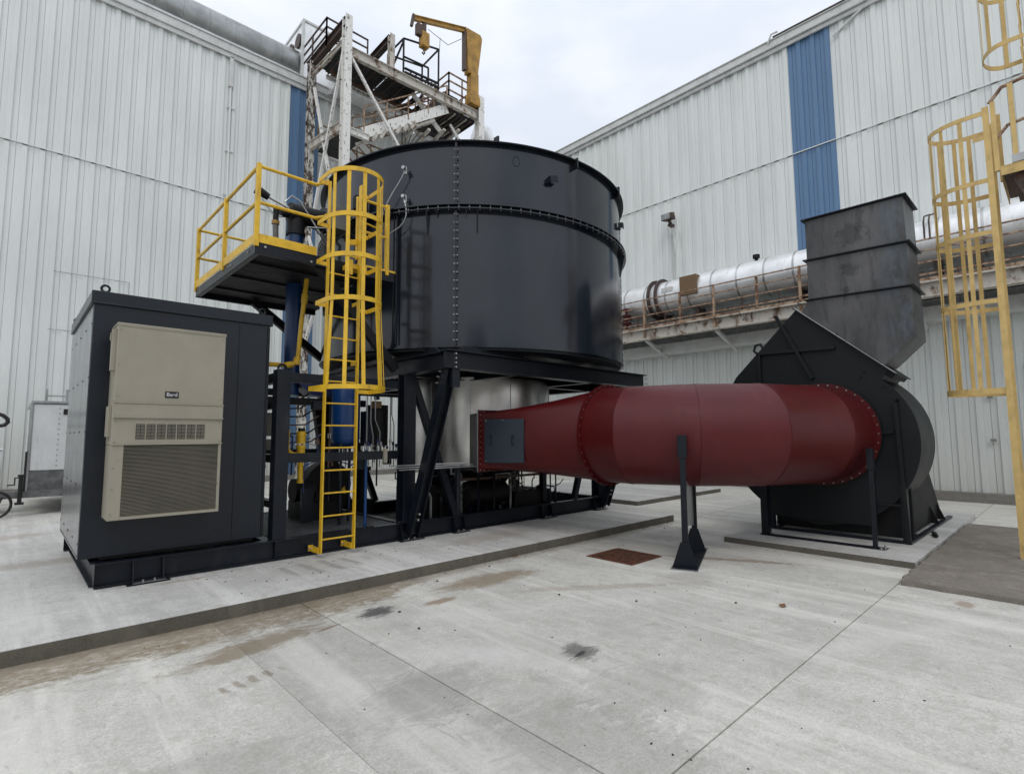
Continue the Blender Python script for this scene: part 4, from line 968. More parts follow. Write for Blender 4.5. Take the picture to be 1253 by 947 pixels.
# ------------------------------------------------------------------ platform
PX0, PX1, PY0, PY1, PZ = 2.05, 3.98, 6.65, 9.45, 3.93
pf = thing('service_platform', 'charcoal platform with yellow railing beside the tank, above the cabinet', 'platform', (PX0, PY0, PZ))
for y in (PY0, PY1): MB().bar((PX0, y, PZ-.07), (PX1, y, PZ-.07), .012, .12).bar((PX0, y+.02, PZ-.005), (PX1, y+.02, PZ-.005), .06, .01).bar((PX0, y+.02, PZ-.125), (PX1, y+.02, PZ-.125), .06, .01).put('edge_channel', 'steel', pf)
for x in (PX0,): MB().bar((x, PY0+.007, PZ-.07), (x, PY1-.007, PZ-.07), .012, .12).bar((x+.03, PY0+.06, PZ-.005), (x+.03, PY1-.06, PZ-.005), .06, .01).bar((x+.03, PY0+.06, PZ-.125), (x+.03, PY1-.06, PZ-.125), .06, .01).put('edge_channel', 'steel', pf)
for k in range(26):
    y = PY0+.09+k*.105
    MB().box(PX0+.07, min(PX1, 6.5-sqrt(max(.1, 2.85**2-(y-7.93)**2))), y, y+.09, PZ-.05, PZ-.012).put('deck_plank', 'black', pf)
for y in (7.3, 8.1, 8.9): MB().bar((PX0+.07, y, PZ-.065), (3.7, y, PZ-.065), .05, .03).put('joist', 'black', pf)
bolts([(PX0+.1, PY0-.01, PZ-.045), (PX0-.01, 7.6, PZ-.06), (PX0-.01, 7.7, PZ-.06), (2.72, PY0-.01, PZ-.1), (PX0-.01, 6.9, PZ-.06)], (0, 1, 0), pf, r=.014)
# struts down to the tank frame
MB().bar((2.86, 9.3, PZ-.1), (4.25, 9.3, 2.85), .10, .12).put_each('knee_brace', 'black', pf)
MB().bar((2.84, 6.72, PZ-.1), (4.05, 6.75, 2.55), .08, .12).put_each('knee_brace', 'black', pf)
# yellow kick plates
MB().bar((PX0-.01, PY0-.012, PZ+.055), (2.79, PY0-.012, PZ+.055), .008, .11).put_each('kick_plate', 'yellow', pf)
MB().bar((PX0-.012, PY0, PZ+.055), (PX0-.012, PY1, PZ+.055), .008, .11).put_each('kick_plate', 'yellow', pf)
MB().bar((3.36, PY0-.012, PZ+.015), (PX1, PY0-.012, PZ+.015), .008, .03).put_each('kick_plate', 'yellow', pf)
for (x, y) in ((PX0, PY0), (PX0, 7.98), (PX0, PY1), (3.82, PY0), (3.6, PY1)):
    MB().bar((x, y, PZ-.05), (x, y, PZ+.99), .052, .052, (1, 0, 0)).put('rail_post', 'yellow', pf, bevel=.004)
for z in (PZ+.50, PZ+.955):
    MB().tube([(PX0, PY0+.03, z), (PX0, PY1, z)], .021, 10).put('rail', 'yellow', pf)
    MB().tube([(PX0+.03, PY0, z), (2.80, PY0, z)], .021, 10).put('rail', 'yellow', pf)
    MB().tube([(PX0+.03, PY1, z), (3.6, PY1, z)], .021, 10).put('rail', 'yellow', pf)
    MB().tube([(3.34, PY0, z), (3.82, PY0, z)], .019, 10).put('rail', 'yellow', pf)
    MB().tube([(2.76, PY0, z), (2.84, PY0-.1, z+.01), (2.84, 6.46, z+.01)], .019, 10).put('rail_end', 'yellow', pf)

# ------------------------------------------------------------------ yellow caged ladder
ld = thing('caged_ladder', 'bright yellow caged ladder rising from the base frame to the platform', 'ladder', (3.05, 6.4, .18))
LX0, LX1, LY = 2.845, 3.275, 6.41
MB().bar((LX0, LY, .18), (LX0, LY, 4.86), .016, .065, (0, 1, 0)).put('side_rail', 'yellow', ld)
MB().bar((LX1, LY, .18), (LX1, LY, 4.95), .016, .065, (0, 1, 0)).put('side_rail', 'yellow', ld)
for k in range(14):
    z = .34+k*.2775
    MB().cyl((LX0, LY, z), (LX1, LY, z), .0105, 8).put('rung', 'yellow', ld)
for x in (LX0-.02, LX1-.02): MB().bar((x, LY, .215), (x, 6.64, .215), .012, .07).box(x-.03, x+.03, 6.64, 6.652, .18, .25).put('wall_bracket', 'yellow', ld)
for z in (2.55, 3.35): MB().bar((LX1+.02, LY, z), (LX1+.02, 6.62, z), .012, .05).put('wall_bracket', 'yellow', ld)
bolts([(LX0-.04, 6.62, .215), (LX1-.04, 6.62, .215)], (1, 0, 0), ld, r=.011, l=.012)
def hoop(z, rx, ry, y0):
    c = (LX0+LX1)/2-.01; P = [(c-rx, LY+.0, z), (c-rx, y0, z)]+[(c+rx*cos(a), y0-ry*sin(-a)*1 if False else y0+ry*sin(a), z) for a in [pi+pi*i/20 for i in range(1, 20)]]+[(c+rx, y0, z), (c+rx, LY, z)]
    return P
levels = [(4.83, .35, .38), (4.27, .35, .38), (3.77, .35, .38), (3.24, .35, .38), (2.17, .405, .46)]
for z, rx, ry in levels:
    MB().strap(hoop(z, rx, ry, 6.14), .055, .009).put('cage_hoop', 'yellow', ld)
c = (LX0+LX1)/2-.01
for a in (200, 231, 262, 297, 328, 350):
    ra = radians(a); pts_ = [(c+(rx-.009)*cos(ra), 6.14+(ry-.009)*sin(ra), z) for z, rx, ry in levels]
    mb = MB(); t = Vector((-sin(ra), cos(ra), 0)); nrm = Vector((cos(ra), sin(ra), 0))
    rr = []
    for p in pts_:
        p = Vector(p); rr.append([p-t*.023-nrm*.004, p+t*.023-nrm*.004, p+t*.023+nrm*.004, p-t*.023+nrm*.004])
    mb.loft(rr).put('cage_bar', 'yellow', ld)
for z in (4.83, 4.27):
    MB().bar((LX1+.11, LY, z-.02), (LX1+.0, LY+.0, z-.02), .03, .05).put_each('hoop_tie', 'yellow', ld)
MB().bar((LX0-.145, LY, 4.83), (LX0, LY, 4.83), .01, .05).bar((LX0-.145, LY, 4.27), (LX0, LY, 4.27), .01, .05).bar((LX0-.145, LY, 3.77), (LX0, LY, 3.77), .01, .05).bar((LX0-.145, LY, 3.24), (LX0, LY, 3.24), .01, .05).bar((LX0-.2, LY, 2.17), (LX0, LY, 2.17), .01, .05).put_each('hoop_tie', 'yellow', ld)
for z in (3.77, 3.24): MB().bar((LX1+.125, LY, z), (LX1, LY, z), .01, .05).put_each('hoop_tie', 'yellow', ld)
MB().bar((LX1+.18, LY, 2.17), (LX1, LY, 2.17), .01, .05).put_each('hoop_tie', 'yellow', ld)
# gate pieces at the step off
for z in (4.55, 4.15): MB().bar((LX1-.12, LY+.05, z), (LX1+.0, LY+.05, z+.03), .02, .07).put_each('gate_hinge', 'yellow', ld)
MB().box(LX1-.14, LX1+.12, LY+.02, LY+.2, 3.80, 3.86).box(LX1-.16, LX1-.1, LY-.02, LY+.03, 3.70, 3.90).put('step_plate', 'yellow', ld)
MB().bar((LX1+.0, LY+.07, 3.95), (LX1+.0, LY+.07, 4.8), .03, .05).put('gate_post', 'yellow', ld)
MB().tube([(LX1+.02, LY+.08, 4.5), (LX1+.5, LY+.3, 4.55)], .012, 6).put('gate_bar', 'yellow', ld)

# ------------------------------------------------------------------ burner on the tank, blue pipe, gas line
bn = thing('burner', 'black burner barrel with linkage bolted to the tank above the platform', 'burner', (3.2, 8.0, 4.95))
MB().cyl((2.92, 8.0, 4.98), (3.42, 8.0, 4.98), .155, 28).put('barrel', 'black', bn)
MB().cyl((3.42, 8.0, 4.98), (3.47, 8.0, 4.98), .215, 28).cyl((3.48, 8.0, 4.98), (3.75, 8.0, 4.98), .17, 28).put('mounting_flange', 'steel', bn)
MB().cyl((2.93, 8.0, 4.98), (2.78, 8.0, 4.93), .08, 16, r2=.06).cyl((3.03, 8.0, 4.98), (3.03, 8, 4.681), .125, 24, r2=.13).put('inlet_elbow', 'black', bn)
MB().box(3.28, 3.5, 7.25, 7.5, 4.62, 4.98).box(3.5, 3.53, 7.23, 7.52, 4.6, 5.0).put('junction_box', 'box', bn, bevel=.01)
MB().tube([(3.3, 7.7, 4.65), (3.4, 7.6, 4.4), (3.45, 7.5, 4.1), (3.5, 7.45, 3.95)], .03, 8).tube([(3.4, 7.7, 4.7), (3.55, 7.6, 4.5), (3.5, 7.5, 4.0)], .025, 8).put('hose', 'rubber', bn)
MB().cyl((2.42, 7.95, 5.17), (2.60, 7.95, 5.10), .07, 16, r2=.05).put('actuator', 'black', bn)
MB().tube([(2.58, 7.95, 5.11), (2.9, 7.95, 5.02)], .022, 8).tube([(2.5, 7.95, 5.05), (2.68, 7.95, 4.86), (2.8, 7.95, 4.86)], .015, 6).tube([(2.78, 7.8, 5.03), (2.88, 7.8, 5.16), (3.0, 7.78, 5.1), (3.35, 7.75, 4.62)], .012, 6).tube([(3.1, 7.75, 4.72), (3.7, 7.75, 4.85)], .01, 6).put_each('linkage', 'galv', bn)
MB().tube([(3.62, 7.3, 5.1), (3.7, 7.2, 5.05), (3.72, 7.2, 4.5)], .012, 6).box(3.55, 3.75, 7.1, 7.2, 4.95, 5.15).put('spark_box', 'black', bn)
M['navy'] = simple('navy enamel', (.004, .030, .105), .35)
blp = thing('blue_air_pipe', 'blue enamelled round pipe dropping through the platform from the burner', 'pipe', (3.0, 8.0, 4))
MB().cyl((3.03, 8.0, 2.2), (3.03, 8.0, 4.66), .112, 28).put('pipe', 'navy', blp)
MB().cyl((3.03, 8.0, 4.64), (3.03, 8.0, 4.68), .14, 24).put('flange', 'black', blp)
MB().prism([(2.98, 7.8, 2.44), (3.62, 7.8, 2.44), (3.62, 7.8, 2.2), (3.28, 7.8, 2.2)], (0, .3, 0)).put('hood', 'bluedark', blp)
hs = thing('flexible_hose', 'grey flexible hose rising through the platform beside the blue pipe', 'hose', (2.7, 8, 4))
MB().tube([(2.70, 7.95, 3.95), (2.73, 7.95, 4.3), (2.71, 7.95, 4.72)], .04, 12).put('hose_body', 'box', hs); MB().cyl((2.71, 7.95, 4.72), (2.71, 7.95, 4.77), .055, 12).put('brass_nut', 'crane', hs); MB().cyl((2.71, 7.95, 4.77), (2.71, 7.95, 5.0), .04, 12).put('neck', 'black', hs)
gl_ = thing('gas_pipe', 'yellow gas pipe elbowing down from the platform to the cabinet top', 'pipe', (2.9, 7.5, 2.6))
MB().tube([(3.02, 7.5, 3.85), (2.96, 7.5, 3.2), (2.93, 7.5, 2.72), (2.90, 7.5, 2.62), (2.80, 7.5, 2.58), (2.35, 7.5, 2.57)], .032, 12).put('pipe', 'yellow', gl_)
for p, q in (((3.0, 7.5, 3.62), (2.99, 7.5, 3.5)), ((2.92, 7.5, 2.7), (2.9, 7.5, 2.6)), ((2.5, 7.5, 2.575), (2.4, 7.5, 2.57)), ((2.85, 7.5, 2.6), (2.76, 7.5, 2.575))): MB().cyl(p, q, .045, 12).put_each('coupling', 'yellow', gl_)
rg = thing('gas_regulator', 'yellow gas valve and sight pipe left of the ladder', 'valve', (2.8, 7.0, 1.3))
MB().cyl((2.81, 7.0, 1.0), (2.81, 7.0, 1.28), .036, 14).cyl((2.81, 7.0, .99), (2.81, 7.0, 1.03), .045, 14).put('lower_pipe', 'yellow', rg)
MB().cyl((2.81, 7.0, 1.29), (2.81, 7.0, 1.44), .05, 14).cyl((2.81, 7.0, 1.44), (2.81, 7.0, 1.48), .058, 14).cyl((2.81, 7.0, 1.5), (2.81, 7.0, 1.66), .055, 14).cyl((2.81, 7.0, 1.60), (2.81, 7.0, 1.63), .064, 14).put('valve_body', 'yellow', rg)
MB().tube([(2.80, 7.0, 1.36), (2.70, 7.0, 1.37), (2.64, 7.0, 1.42), (2.63, 7.0, 1.6)], .024, 10).cyl((2.63, 7, 1.6), (2.63, 7, 1.68), .03, 10).put('side_pipe', 'yellow', rg)
MB().bar((2.87, 7.0, 1.56), (2.92, 6.97, 1.57), .012).box(2.78, 2.84, 6.96, 7.04, 1.66, 1.7).put('tap', 'black', rg)

# ------------------------------------------------------------------ equipment frame between cabinet and tank
ef = thing('machine_rack', 'charcoal box frame around the blower and blue vessel, left of the tank legs', 'frame', (2.43, 6.72, .37))
MB().box(2.37, 2.53, 6.68, 6.84, .362, 2.42).put('post', 'steel', ef, bevel=.003)
for (x, y) in ((2.43, 9.1), (4.0, 9.1)): MB().box(x-.06, x+.06, y-.06, y+.06, .362, 2.4).put('post', 'steel', ef)
MB().box(2.531, 4.1, 6.70, 6.80, 2.27, 2.39).box(2.531, 4.1, 6.70, 6.79, 1.27, 1.385).box(2.37, 4.1, 9.05, 9.15, 2.27, 2.38).box(2.37, 4.1, 9.05, 9.15, 1.27, 1.38).put_each('rail_beam', 'steel', ef, bevel=.003)
MB().box(2.40, 2.5, 6.841, 9.04, 2.27, 2.39).box(2.40, 2.5, 6.841, 9.04, 1.94, 2.02).box(2.40, 2.5, 6.841, 9.04, 1.27, 1.37).box(2.40, 2.5, 6.841, 9.04, .72, .8).put_each('side_beam', 'steel', ef)
MB().box(2.531, 4.1, 7.7, 7.8, 2.05, 2.15).put('middle_beam', 'black', ef)
MB().tube([(2.45+.05*cos(t), 6.76, 2.43+.06*sin(t)) for t in [pi*i/10 for i in range(11)]], .016, 8).put('lifting_eye', 'steel', ef)
MB().box(2.36, 2.48, 7.15, 7.5, 1.6, 1.9).box(2.36, 2.48, 7.15, 7.5, 1.42, 1.56).put_each('control_box', 'box', ef)
MB().tube([(2.42, 7.3, 1.42), (2.45, 7.3, 1.2), (2.38, 7.3, 1.0)], .03, 8).put('hose', 'rubber', ef)
bt = thing('blue_pressure_vessel', 'blue upright vessel with rounded bottom seen through the ladder', 'vessel', (3.57, 7.3, 1.9))
c_ = (3.57, 7.3)
MB().lathe(c_, [(.001, 1.44), (.09, 1.447), (.155, 1.47), (.19, 1.51), (.20, 1.56), (.20, 2.26), (.18, 2.31), (.001, 2.35)], 40).put('shell', 'blue', bt)
MB().lathe(c_, [(.201, 1.60), (.204, 1.60), (.204, 1.61), (.201, 1.61)], 40).put('weld_seam', 'bluedark', bt)
MB().cyl((3.57, 7.3, 1.30), (3.57, 7.3, 1.45), .03, 10).put('drain', 'zinc', bt)
for (dx, dy) in ((-.12, -.12), (.12, .1)): MB().bar((3.57+dx, 7.3+dy, .36), (3.57+dx, 7.3+dy, 1.5), .03).put('support_leg', 'steel', bt)
bl = thing('blower', 'black round blower casing on a pedestal behind the ladder', 'blower', (3.6, 8, .37))
MB().cyl((3.62, 7.9, .85), (3.62, 8.15, .85), .36, 36).cyl((3.62, 7.84, .85), (3.62, 7.90, .85), .16, 24).put('casing', 'black', bl, bevel=.01)
MB().box(3.2, 3.8, 7.8, 8.4, .362, .62).cyl((3.1, 8.0, .80), (3.4, 8.0, .80), .17, 24).put('pedestal', 'black', bl)
MB().box(3.12, 3.3, 7.7, 7.75, .37, .85).put('motor_end', 'steel', bl)
MB().prism([(3.38, 7.95, 2.05), (3.60, 7.95, 2.05), (3.62, 7.95, 1.15), (3.54, 7.95, 1.15)], (0, .12, 0)).put('inlet_hopper', 'black', bl)
MB().prism([(3.72, 7.75, .75), (3.82, 7.75, .72), (3.80, 7.75, .84)], (0, .02, 0)).put('guard_corner', 'yellow', bl)
ins_ = thing('instrument_rack', 'dark instrument canister with small tubes and valves between ladder and leg', 'instruments', (4.0, 7.1, 1.4))
MB().cyl((4.02, 7.2, 1.45), (4.02, 7.2, 2.05), .16, 28).put('canister', 'black', ins_)
MB().box(3.75, 3.88, 7.05, 7.2, 1.45, 1.95).put('panel_box', 'steel', ins_)
for k, x in enumerate((3.72, 3.82, 3.93, 4.10, 4.16)):
    MB().tube([(x, 6.95, 1.15), (x, 6.95, 1.55+.05*k), (x-.04*(k % 3), 6.95, 1.75+.04*k), (x-.04*(k % 3), 6.95, 2.2)], .0085, 6).put('tube', 'galv', ins_)
for k in range(12):
    x = 3.62+.05*k; z = 1.40+.03*((k*7) % 4)
    MB().cyl((x, 6.9, z), (x, 6.9, z+.05), .018, 8).put('valve', ('zinc', 'black', 'bluedark')[k % 3], ins_)
    MB().tube([(x, 6.9, z), (x+.01, 6.92, z-.16-.02*(k % 3))], .008, 5).put('drain_tube', 'galv' if k % 2 else 'rubber', ins_)
MB().box(3.6, 4.2, 6.88, 6.93, 2.16, 2.2).put('top_tray', 'steel', ins_)
MB().cyl((3.9, 7.0, 2.12), (3.9, 7.0, 2.24), .04, 10).put('gauge', 'door', ins_)
MB().box(3.84, 3.89, 6.66, 6.70, 1.22, 1.42).put('bracket', 'beige', ins_)
bpost = tag(MB().cyl((3.65, 6.82, .362), (3.65, 6.82, 1.4), .022, 12).put('thin_blue_pipe', 'blue', loc=(3.65, 6.82, .362)), 'thin upright blue pipe standing on the deck just right of the ladder', 'pipe')
pch = thing('pump', 'black pump stand on the skid floor behind the left tank leg', 'pump', (4.6, 8.6, .2))
MB().box(4.4, 4.7, 8.5, 8.8, .17, .5).put('pump_base', 'black', pch); MB().cyl((4.55, 8.65, .5), (4.55, 8.65, 1.3), .09, 16).put('riser', 'black', pch); MB().cyl((4.55, 8.65, 1.0), (4.55, 8.65, 1.06), .16, 16).put('flange', 'black', pch)
MB().prism([(3.85, 8.7, 1.35), (4.0, 8.7, 1.35), (4.45, 8.7, .4), (4.15, 8.7, .4)], (0, .08, 0)).put('curved_chute', 'black', pch)

pw = thing('skid_pipework', 'tangle of dark pipes, valves and cables low on the skid between the legs', 'pipes', (5.5, 7.0, .37))
random.seed(21)
for k in range(22):
    x = 4.5+k*.15+random.uniform(-.05, .05); y = random.uniform(6.85, 7.3); z1 = random.uniform(.6, 1.05); x2 = x+random.uniform(-.35, .35)
    MB().tube([(x, y, .2), (x, y, z1-.06), (x+(.03 if x2 > x else -.03), y, z1), (x2, y, z1), (x2, y, z1+random.uniform(-.2, .12))], random.choice((.009, .012, .02)), 6).put('pipe', random.choice(('black', 'steel', 'steel', 'galv', 'bluedark')), pw)
    if k % 2: MB().cyl((x, y, z1-.18), (x, y, z1-.10), .028, 10).bar((x, y-.02, z1-.14), (x+.09, y-.05, z1-.12), .012).put('valve', random.choice(('steel', 'zinc', 'rust')), pw)
for k in range(7):
    x = 5.3+k*.33; MB().box(x, x+.14, 6.95, 7.05, .40+.04*(k % 3), .56+.05*(k % 4)).put('terminal_box', random.choice(('black', 'steel', 'box')), pw, bevel=.006)
for k in range(5):
    x = 4.9+k*.6; P_ = [(x+.12*i, 6.9+.02*(i % 2), .75-.13*sin(pi*i/5)) for i in range(6)]
    MB().tube(P_, .009, 6).put('cable', 'rubber', pw)
pv = thing('rack_pipework', 'dark pipes, valves and cables packed behind the yellow ladder', 'pipes', (3.3, 7.2, .5))
for k in range(20):
    x = 2.62+k*.078+random.uniform(-.02, .02); y = random.uniform(6.95, 7.7); z0 = random.uniform(.4, 1.6); z1 = random.uniform(1.3, 2.3); x2 = x+random.uniform(-.22, .22)
    MB().tube([(x, y, z0), (x, y, (z0+z1)/2-.03), (x2, y, (z0+z1)/2+.03), (x2, y, z1)], random.choice((.007, .010, .014)), 6).put('pipe', random.choice(('steel', 'galv', 'black', 'rust', 'bluedark')), pv)
    if k % 3 == 0: MB().cyl((x2, y, z1-.12), (x2, y, z1-.05), .026, 10).put('valve', random.choice(('zinc', 'steel', 'rust')), pv)
for k in range(6):
    z = 1.5+.12*k; MB().tube([(2.55, 7.4+.1*k, z), (3.1, 7.4+.1*k, z+.02), (3.3, 7.4+.1*k, z+.15)], .012, 6).put('pipe', random.choice(('steel', 'black', 'rust')), pv)
for (x, z, w, h) in ((3.85, 2.0, .12, .1), (3.62, 1.12, .1, .14), (2.95, 1.95, .14, .12), (4.05, 1.18, .1, .1)):
    MB().box(x, x+w, 6.98, 7.08, z, z+h).put('fitting_box', 'rustbox' if w == .12 else 'steel', pv, bevel=.006)

# ------------------------------------------------------------------ yard details
gr = thing('drain_grate', 'rusty brown steel floor grate flush in the yard concrete', 'grate', (5.66, 3.87, 0))
MB().box(5.66, 6.35, 3.862, 3.884, .002, .007).box(5.66, 6.35, 4.56, 4.582, .002, .007).box(5.66, 5.682, 3.885, 4.559, .002, .012).box(6.328, 6.35, 3.885, 4.559, .002, .012).put_each('frame', 'grate', gr)
MB().box(5.682, 6.328, 3.885, 4.559, .0005, .0015).put('pit', 'black', gr)
me = MB().box(-.3225, .3225, -.0155, .0155, 0, .004).mesh('bar', mat='grate')
for k in range(11): inst('bar', me, gr, (6.005, 3.915+k*.0612, .002))
for x in (5.85, 6.0, 6.16): MB().box(x, x+.012, 3.886, 4.558, .0015, .0055).put('cross_bar', 'grate', gr)
# leaf, crumbs
lf = MB(); lp = [(-.045, -.012, .003), (-.02, -.03, .012), (.02, -.028, .006), (.05, 0, .016), (.018, .026, .008), (-.02, .024, .02)]
lf.prism([(5.34+x, 2.0+y, z) for x, y, z in lp], (0, 0, .003))
tag(lf.put('dry_leaf', 'leaf', loc=(5.34, 2.0, 0)), 'single curled brown leaf lying on the open yard', 'leaf')
bk = MB(); random.seed(11)
for k in range(170):
    if k < 120: x, y = random.uniform(1.2, 8.5), random.uniform(.4, 5.1)
    else: x, y = random.uniform(.5, 9), random.uniform(4.9, 5.2)
    s_ = random.uniform(.003, .009) if random.random() < .92 else .016
    bk.loft([[Vector((x+s_*cos(a)*random.uniform(.6, 1.5), y+s_*sin(a)*random.uniform(.5, 1.3), .0005)) for a in (0, 1.3, 2.5, 3.8, 5.1)], [Vector((x+s_*.5*cos(a), y+s_*.5*sin(a), s_*.7)) for a in (0, 1.3, 2.5, 3.8, 5.1)]])
for k in range(50):
    x, y = random.uniform(1.5, 5), random.uniform(5.5, 6.5); s_ = random.uniform(.003, .011)
    bk.loft([[Vector((x+s_*cos(a)*random.uniform(.6, 1.5), y+s_*sin(a)*random.uniform(.5, 1.3), .1205)) for a in (0, 1.3, 2.5, 3.8, 5.1)], [Vector((x+s_*.5*cos(a), y+s_*.5*sin(a), .12+s_*.7)) for a in (0, 1.3, 2.5, 3.8, 5.1)]])
gb = bk.put('grit', 'darkgap', loc=(4, 3, 0)); gb['kind'] = 'stuff'
tuft = MB(); random.seed(5)
for k in range(26):
    x, y = 4.97+random.uniform(-.05, .05), 5.225+random.uniform(-.02, .008); h = random.uniform(.02, .06); a = random.uniform(0, 6)
    tuft.prism([(x, y, 0), (x+.006*cos(a), y+.006*sin(a), 0), (x+.03*cos(a), y-.01, h)], (.001, .001, 0))
tag(tuft.put('weed_tuft', 'leaf', loc=(4.97, 5.22, 0)), 'small dry weed growing at the foot of the pad edge', 'weed')
gv = MB(); P0 = Vector((10.05, 1.55, .08))
gv.loft([ringpts(P0+Vector((dx, dy, .03)), (1, .4, 0), r, 10) for dx, dy, r in ((-.16, -.05, .012), (-.1, -.02, .03), (0, 0, .034), (.12, .03, .03), (.2, .06, .02), (.26, .05, .01))])
tag(gv.put('rubber_offcut', 'rubber', loc=tuple(P0)), 'small black rubber offcut dropped on the fan pad', 'debris')

# ------------------------------------------------------------------ trailer, drum and hook at the far left
tr = thing('enclosed_trailer', 'silver enclosed trailer parked behind the cabinet, tongue towards the left edge', 'trailer', (.4, 15, 0))
MB().box(.37, 2.9, 15.0, 18.5, .9, 2.30).put('front_wall', 'trailer', tr, bevel=.02)
MB().box(.375, 2.9, 14.99, 18.5, .50, .895).put('tread_plate', 'tread', tr)
MB().box(.34, 2.92, 14.97, 18.5, 2.31, 2.36).put('top_rail', 'galv', tr)
MB().box(.32, .366, 14.97, 15.06, .45, 2.305).put('corner_post', 'galv', tr)
MB().box(.30, .335, 14.96, 15.04, .45, 1.3).put('corner_trim', 'rubber', tr)
for x in (.55, .88): MB().box(x, x+.04, 15.0, 15.05, 2.37, 2.62).put('rack_post', 'galv', tr)
MB().box(.591, .879, 15.01, 15.04, 2.46, 2.49).box(.921, 1.6, 15.01, 15.04, 2.46, 2.49).put('rack_bar', 'galv', tr)
MB().box(-.35, 2.8, 14.9, 14.985, .36, .49).put('tongue_beam', 'tread', tr)
MB().cyl((.26, 14.86, .28), (.26, 14.86, .82), .035, 12).box(.21, .32, 14.82, 14.9, .80, .84).box(.19, .33, 14.78, 14.94, .24, .28).put_each('jack', 'rubber', tr)
MB().tube([(.26, 14.86, .78), (.17, 14.8, .78), (.17, 14.8, .64), (.06, 14.8, .64)], .015, 6).put('jack_crank', 'rubber', tr)
MB().tube([(-.4, 14.9, .5), (-.25, 14.8, .3), (-.05, 14.85, .22), (.0, 14.88, .4)], .02, 6).tube([(-.45, 14.9, .55), (-.35, 14.8, .12), (-.15, 14.85, .1), (-.1, 14.88, .36)], .016, 6).put_each('safety_chain', 'rubber', tr)
for x in (1.5, 2.4): MB().cyl((x, 16.5, .33), (x, 16.75, .33), .33, 24).put('wheel', 'rubber', tr)
bolts([(.80+.0, 14.995, 1.0+k*.11) for k in range(12)], (0, 1, 0), tr, 'rivets', .012, .005, 'tread')
MB().box(.86, .95, 14.98, 14.995, 2.08, 2.2).put('marker_lamp', 'rubber', tr)
wd = thing('white_tote', 'white plastic tote standing at the left edge before the building', 'container', (-.25, 15.6, 0))
MB().box(-.9, -.05, 15.5, 16.3, .55, 1.32).box(-.92, -.03, 15.48, 16.32, 1.322, 1.36).put('tub', 'trailer', wd, bevel=.03)
MB().box(-.9, -.05, 15.5, 16.3, .35, .54).put('stand', 'tread', wd)
for x in (-.85, -.15):
    for y in (15.55, 16.2): MB().box(x, x+.06, y, y+.06, 0, .349).put('leg', 'tread', wd)
cw = thing('cart_wheel', 'small wheel of a hose cart just showing at the left edge', 'wheel', (-.1, 14.6, .28))
MB().tube([(-.12+.26*cos(t), 14.6, .28+.26*sin(t)) for t in [2*pi*i/24 for i in range(25)]], .025, 8).put('tyre', 'rubber', cw)
for t in range(5): MB().bar((-.12, 14.6, .28), (-.12+.25*cos(t*1.257), 14.6, .28+.25*sin(t*1.257)), .012).put('spoke', 'galv', cw)
hk = thing('black_hose_hook', 'thick black hose looping in at the left edge', 'hose', (-.2, 15.3, 1.9))
MB().tube([(-.9, 15.3, 2.14), (-.4, 15.3, 2.13), (-.2, 15.3, 2.10), (-.08, 15.3, 2.05), (-.01, 15.3, 1.98), (.0, 15.3, 1.91), (-.05, 15.3, 1.85), (-.14, 15.3, 1.83), (-.34, 15.3, 1.84)], .04, 10).put('hose_loop', 'rubber', hk)
MB().bar((-.93, 15.3, 0), (-.93, 15.3, 2.18), .05).put('post', 'rubber', hk)

# ------------------------------------------------------------------ right hand ladder and landing
rl = thing('caged_wall_ladder', 'faded yellow caged ladder standing on the brown slab at the right edge', 'ladder', (9.3, .58, .07))
RX0, RX1, RY = 9.12, 9.68, .58
for x in (RX0, RX1):
    MB().bar((x, RY, .07), (x, RY, 5.85), .10, .012, (0, 1, 0)).bar((x-.044, RY-.03, .07), (x-.044, RY-.03, 5.85), .010, .06, (0, 1, 0)).put('side_rail', 'oldyellow', rl)
for k in range(19): MB().cyl((RX0, RY, .35+k*.3), (RX1, RY, .35+k*.3), .013, 8).put('rung', 'oldyellow', rl)
def rhoop(z, ry=.44, y0=None, x0=RX0-.04, x1=RX1+.04, base=RY):
    c = (x0+x1)/2; rx = (x1-x0)/2; y0 = base+.18
    return [(x0, base, z), (x0, y0, z)]+[(c-rx*cos(a), y0+ry*sin(a), z) for a in [pi*i/20 for i in range(1, 20)]]+[(x1, y0, z), (x1, base, z)]
rz = (5.78, 4.87, 4.18, 3.28, 2.13)
for z in rz: MB().strap(rhoop(z), .06 if z > 2.2 else .075, .008).put('cage_hoop', 'oldyellow', rl)
def cagebars(par, z0, z1, base, x0=RX0-.04, x1=RX1+.04, ry=.44, angs=(8, 38, 66, 96, 126, 154, 176)):
    c = (x0+x1)/2; rx = (x1-x0)/2-.007
    for a in angs:
        ra = radians(a); p = Vector((c-rx*cos(ra), base+.18+(ry-.007)*sin(ra), z0)); nrm = Vector((-cos(ra), sin(ra), 0)); t = Vector((nrm.y, -nrm.x, 0))
        MB().loft([[q_+t*s1*.024+nrm*s2*.004 for s1, s2 in ((-1,-1),(1,-1),(1,1),(-1,1))] for q_ in (p, p+Vector((0, 0, z1-z0)))]).put('cage_bar', 'oldyellow', par)
cagebars(rl, 2.10, 5.80, RY)
for z in (5.78, 5.45): MB().bar((RX0-.04, RY-.0, z), (RX0-.04, RY+.12, z), .01, .06).put_each('hoop_tie', 'oldyellow', rl)
lp_ = thing('ladder_landing', 'faded yellow landing with bent railing at the upper right corner', 'landing', (9.3, .2, 4.95))
MB().box(9.05, 10.3, -1.5, .44, 4.95, 4.97).put('deck', 'rust', lp_)
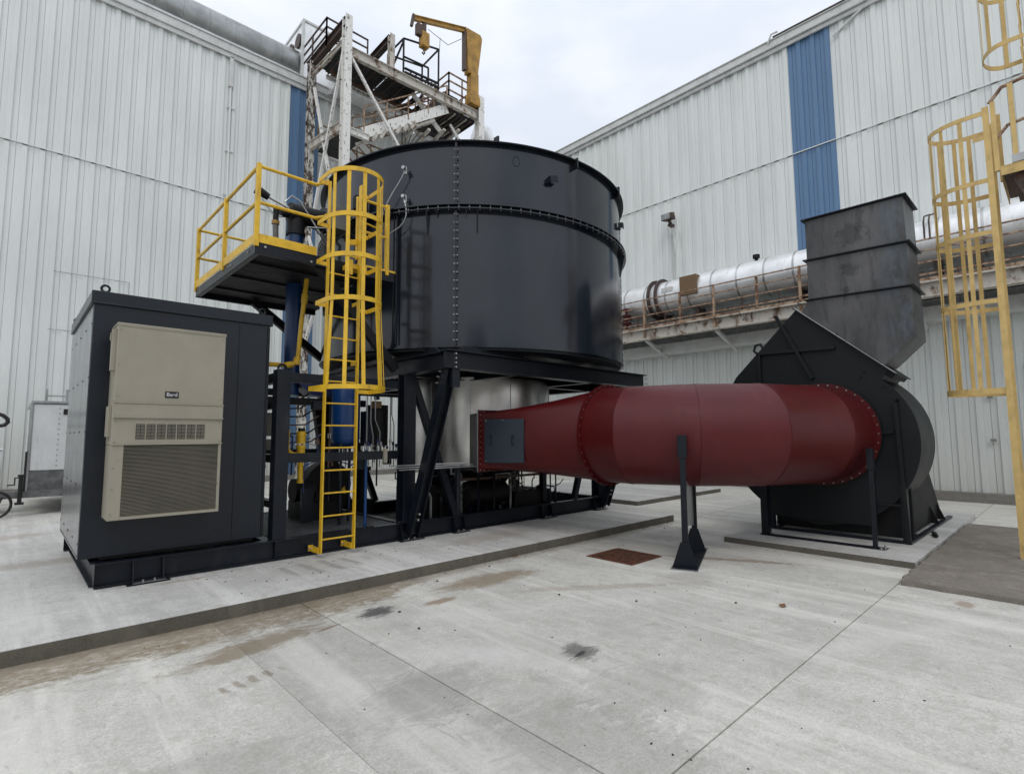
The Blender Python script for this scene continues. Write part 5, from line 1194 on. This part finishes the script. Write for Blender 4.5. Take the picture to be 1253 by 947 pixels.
MB().bar((9.05, .45, 4.93), (9.05, -1.5, 4.93), .012, .12).bar((9.05, .45, 4.93), (10.3, .45, 4.93), .012, .12).bar((9.08, .42, 4.985), (9.08, -1.5, 4.985), .08, .01).put('edge_angle', 'oldyellow', lp_)
MB().tube([(9.08, .51, 5.88), (9.08, .38, 6.04), (9.08, .2, 6.07), (9.08, -1.5, 6.07)], .024, 8).put('top_rail', 'rustrail', lp_)
MB().tube([(9.08, .47, 5.38), (9.08, .35, 5.52), (9.08, .2, 5.54), (9.08, -1.5, 5.54)], .022, 8).put('middle_rail', 'rustrail', lp_)
for (x, y) in ((9.08, .48), (9.08, .30), (9.5, .46), (9.08, -.6)): MB().bar((x, y, 4.95), (x, y, 6.05 if y < .4 else 5.88), .05).put('rail_post', 'oldyellow', lp_)
MB().box(9.04, 9.10, .20, .34, 5.0, 5.10).put('galv_clamp', 'zinc', lp_)
MB().prism([(9.15, .36, 4.87), (9.15, .2, 4.87), (9.15, .02, 4.3), (9.15, .16, 4.3)], (.05, 0, 0)).put_each('knee_brace', 'rust', lp_)
for k in range(6): MB().box(9.2, 9.9, .33-.1*k, .19-.1*k, 4.74-.12*k, 4.77-.12*k).put('stair_tread', 'rust', lp_)
MB().prism([(9.6, .35, 4.87), (9.6, -.1, 4.87), (9.6, -1.1, 3.9), (9.6, -.6, 3.9)], (.04, 0, 0)).put('stringer', 'darkgap', lp_)
ul = thing('upper_caged_ladder', 'upper run of faded yellow caged ladder cut by the top right corner', 'ladder', (9.3, .2, 4.97))
for x in (RX0, RX1): MB().bar((x, .16, 4.98), (x, .16, 9.0), .1, .012, (0, 1, 0)).put('side_rail', 'oldyellow', ul)
for k in range(12): MB().cyl((RX0, .16, 5.3+k*.3), (RX1, .16, 5.3+k*.3), .013, 8).put('rung', 'oldyellow', ul)
for z in (6.62, 7.6, 8.6): MB().strap(rhoop(z, ry=.24, base=.13), .06, .008).put('cage_hoop', 'oldyellow', ul)
cagebars(ul, 6.6, 8.7, .13, ry=.24, angs=(40, 90, 176))
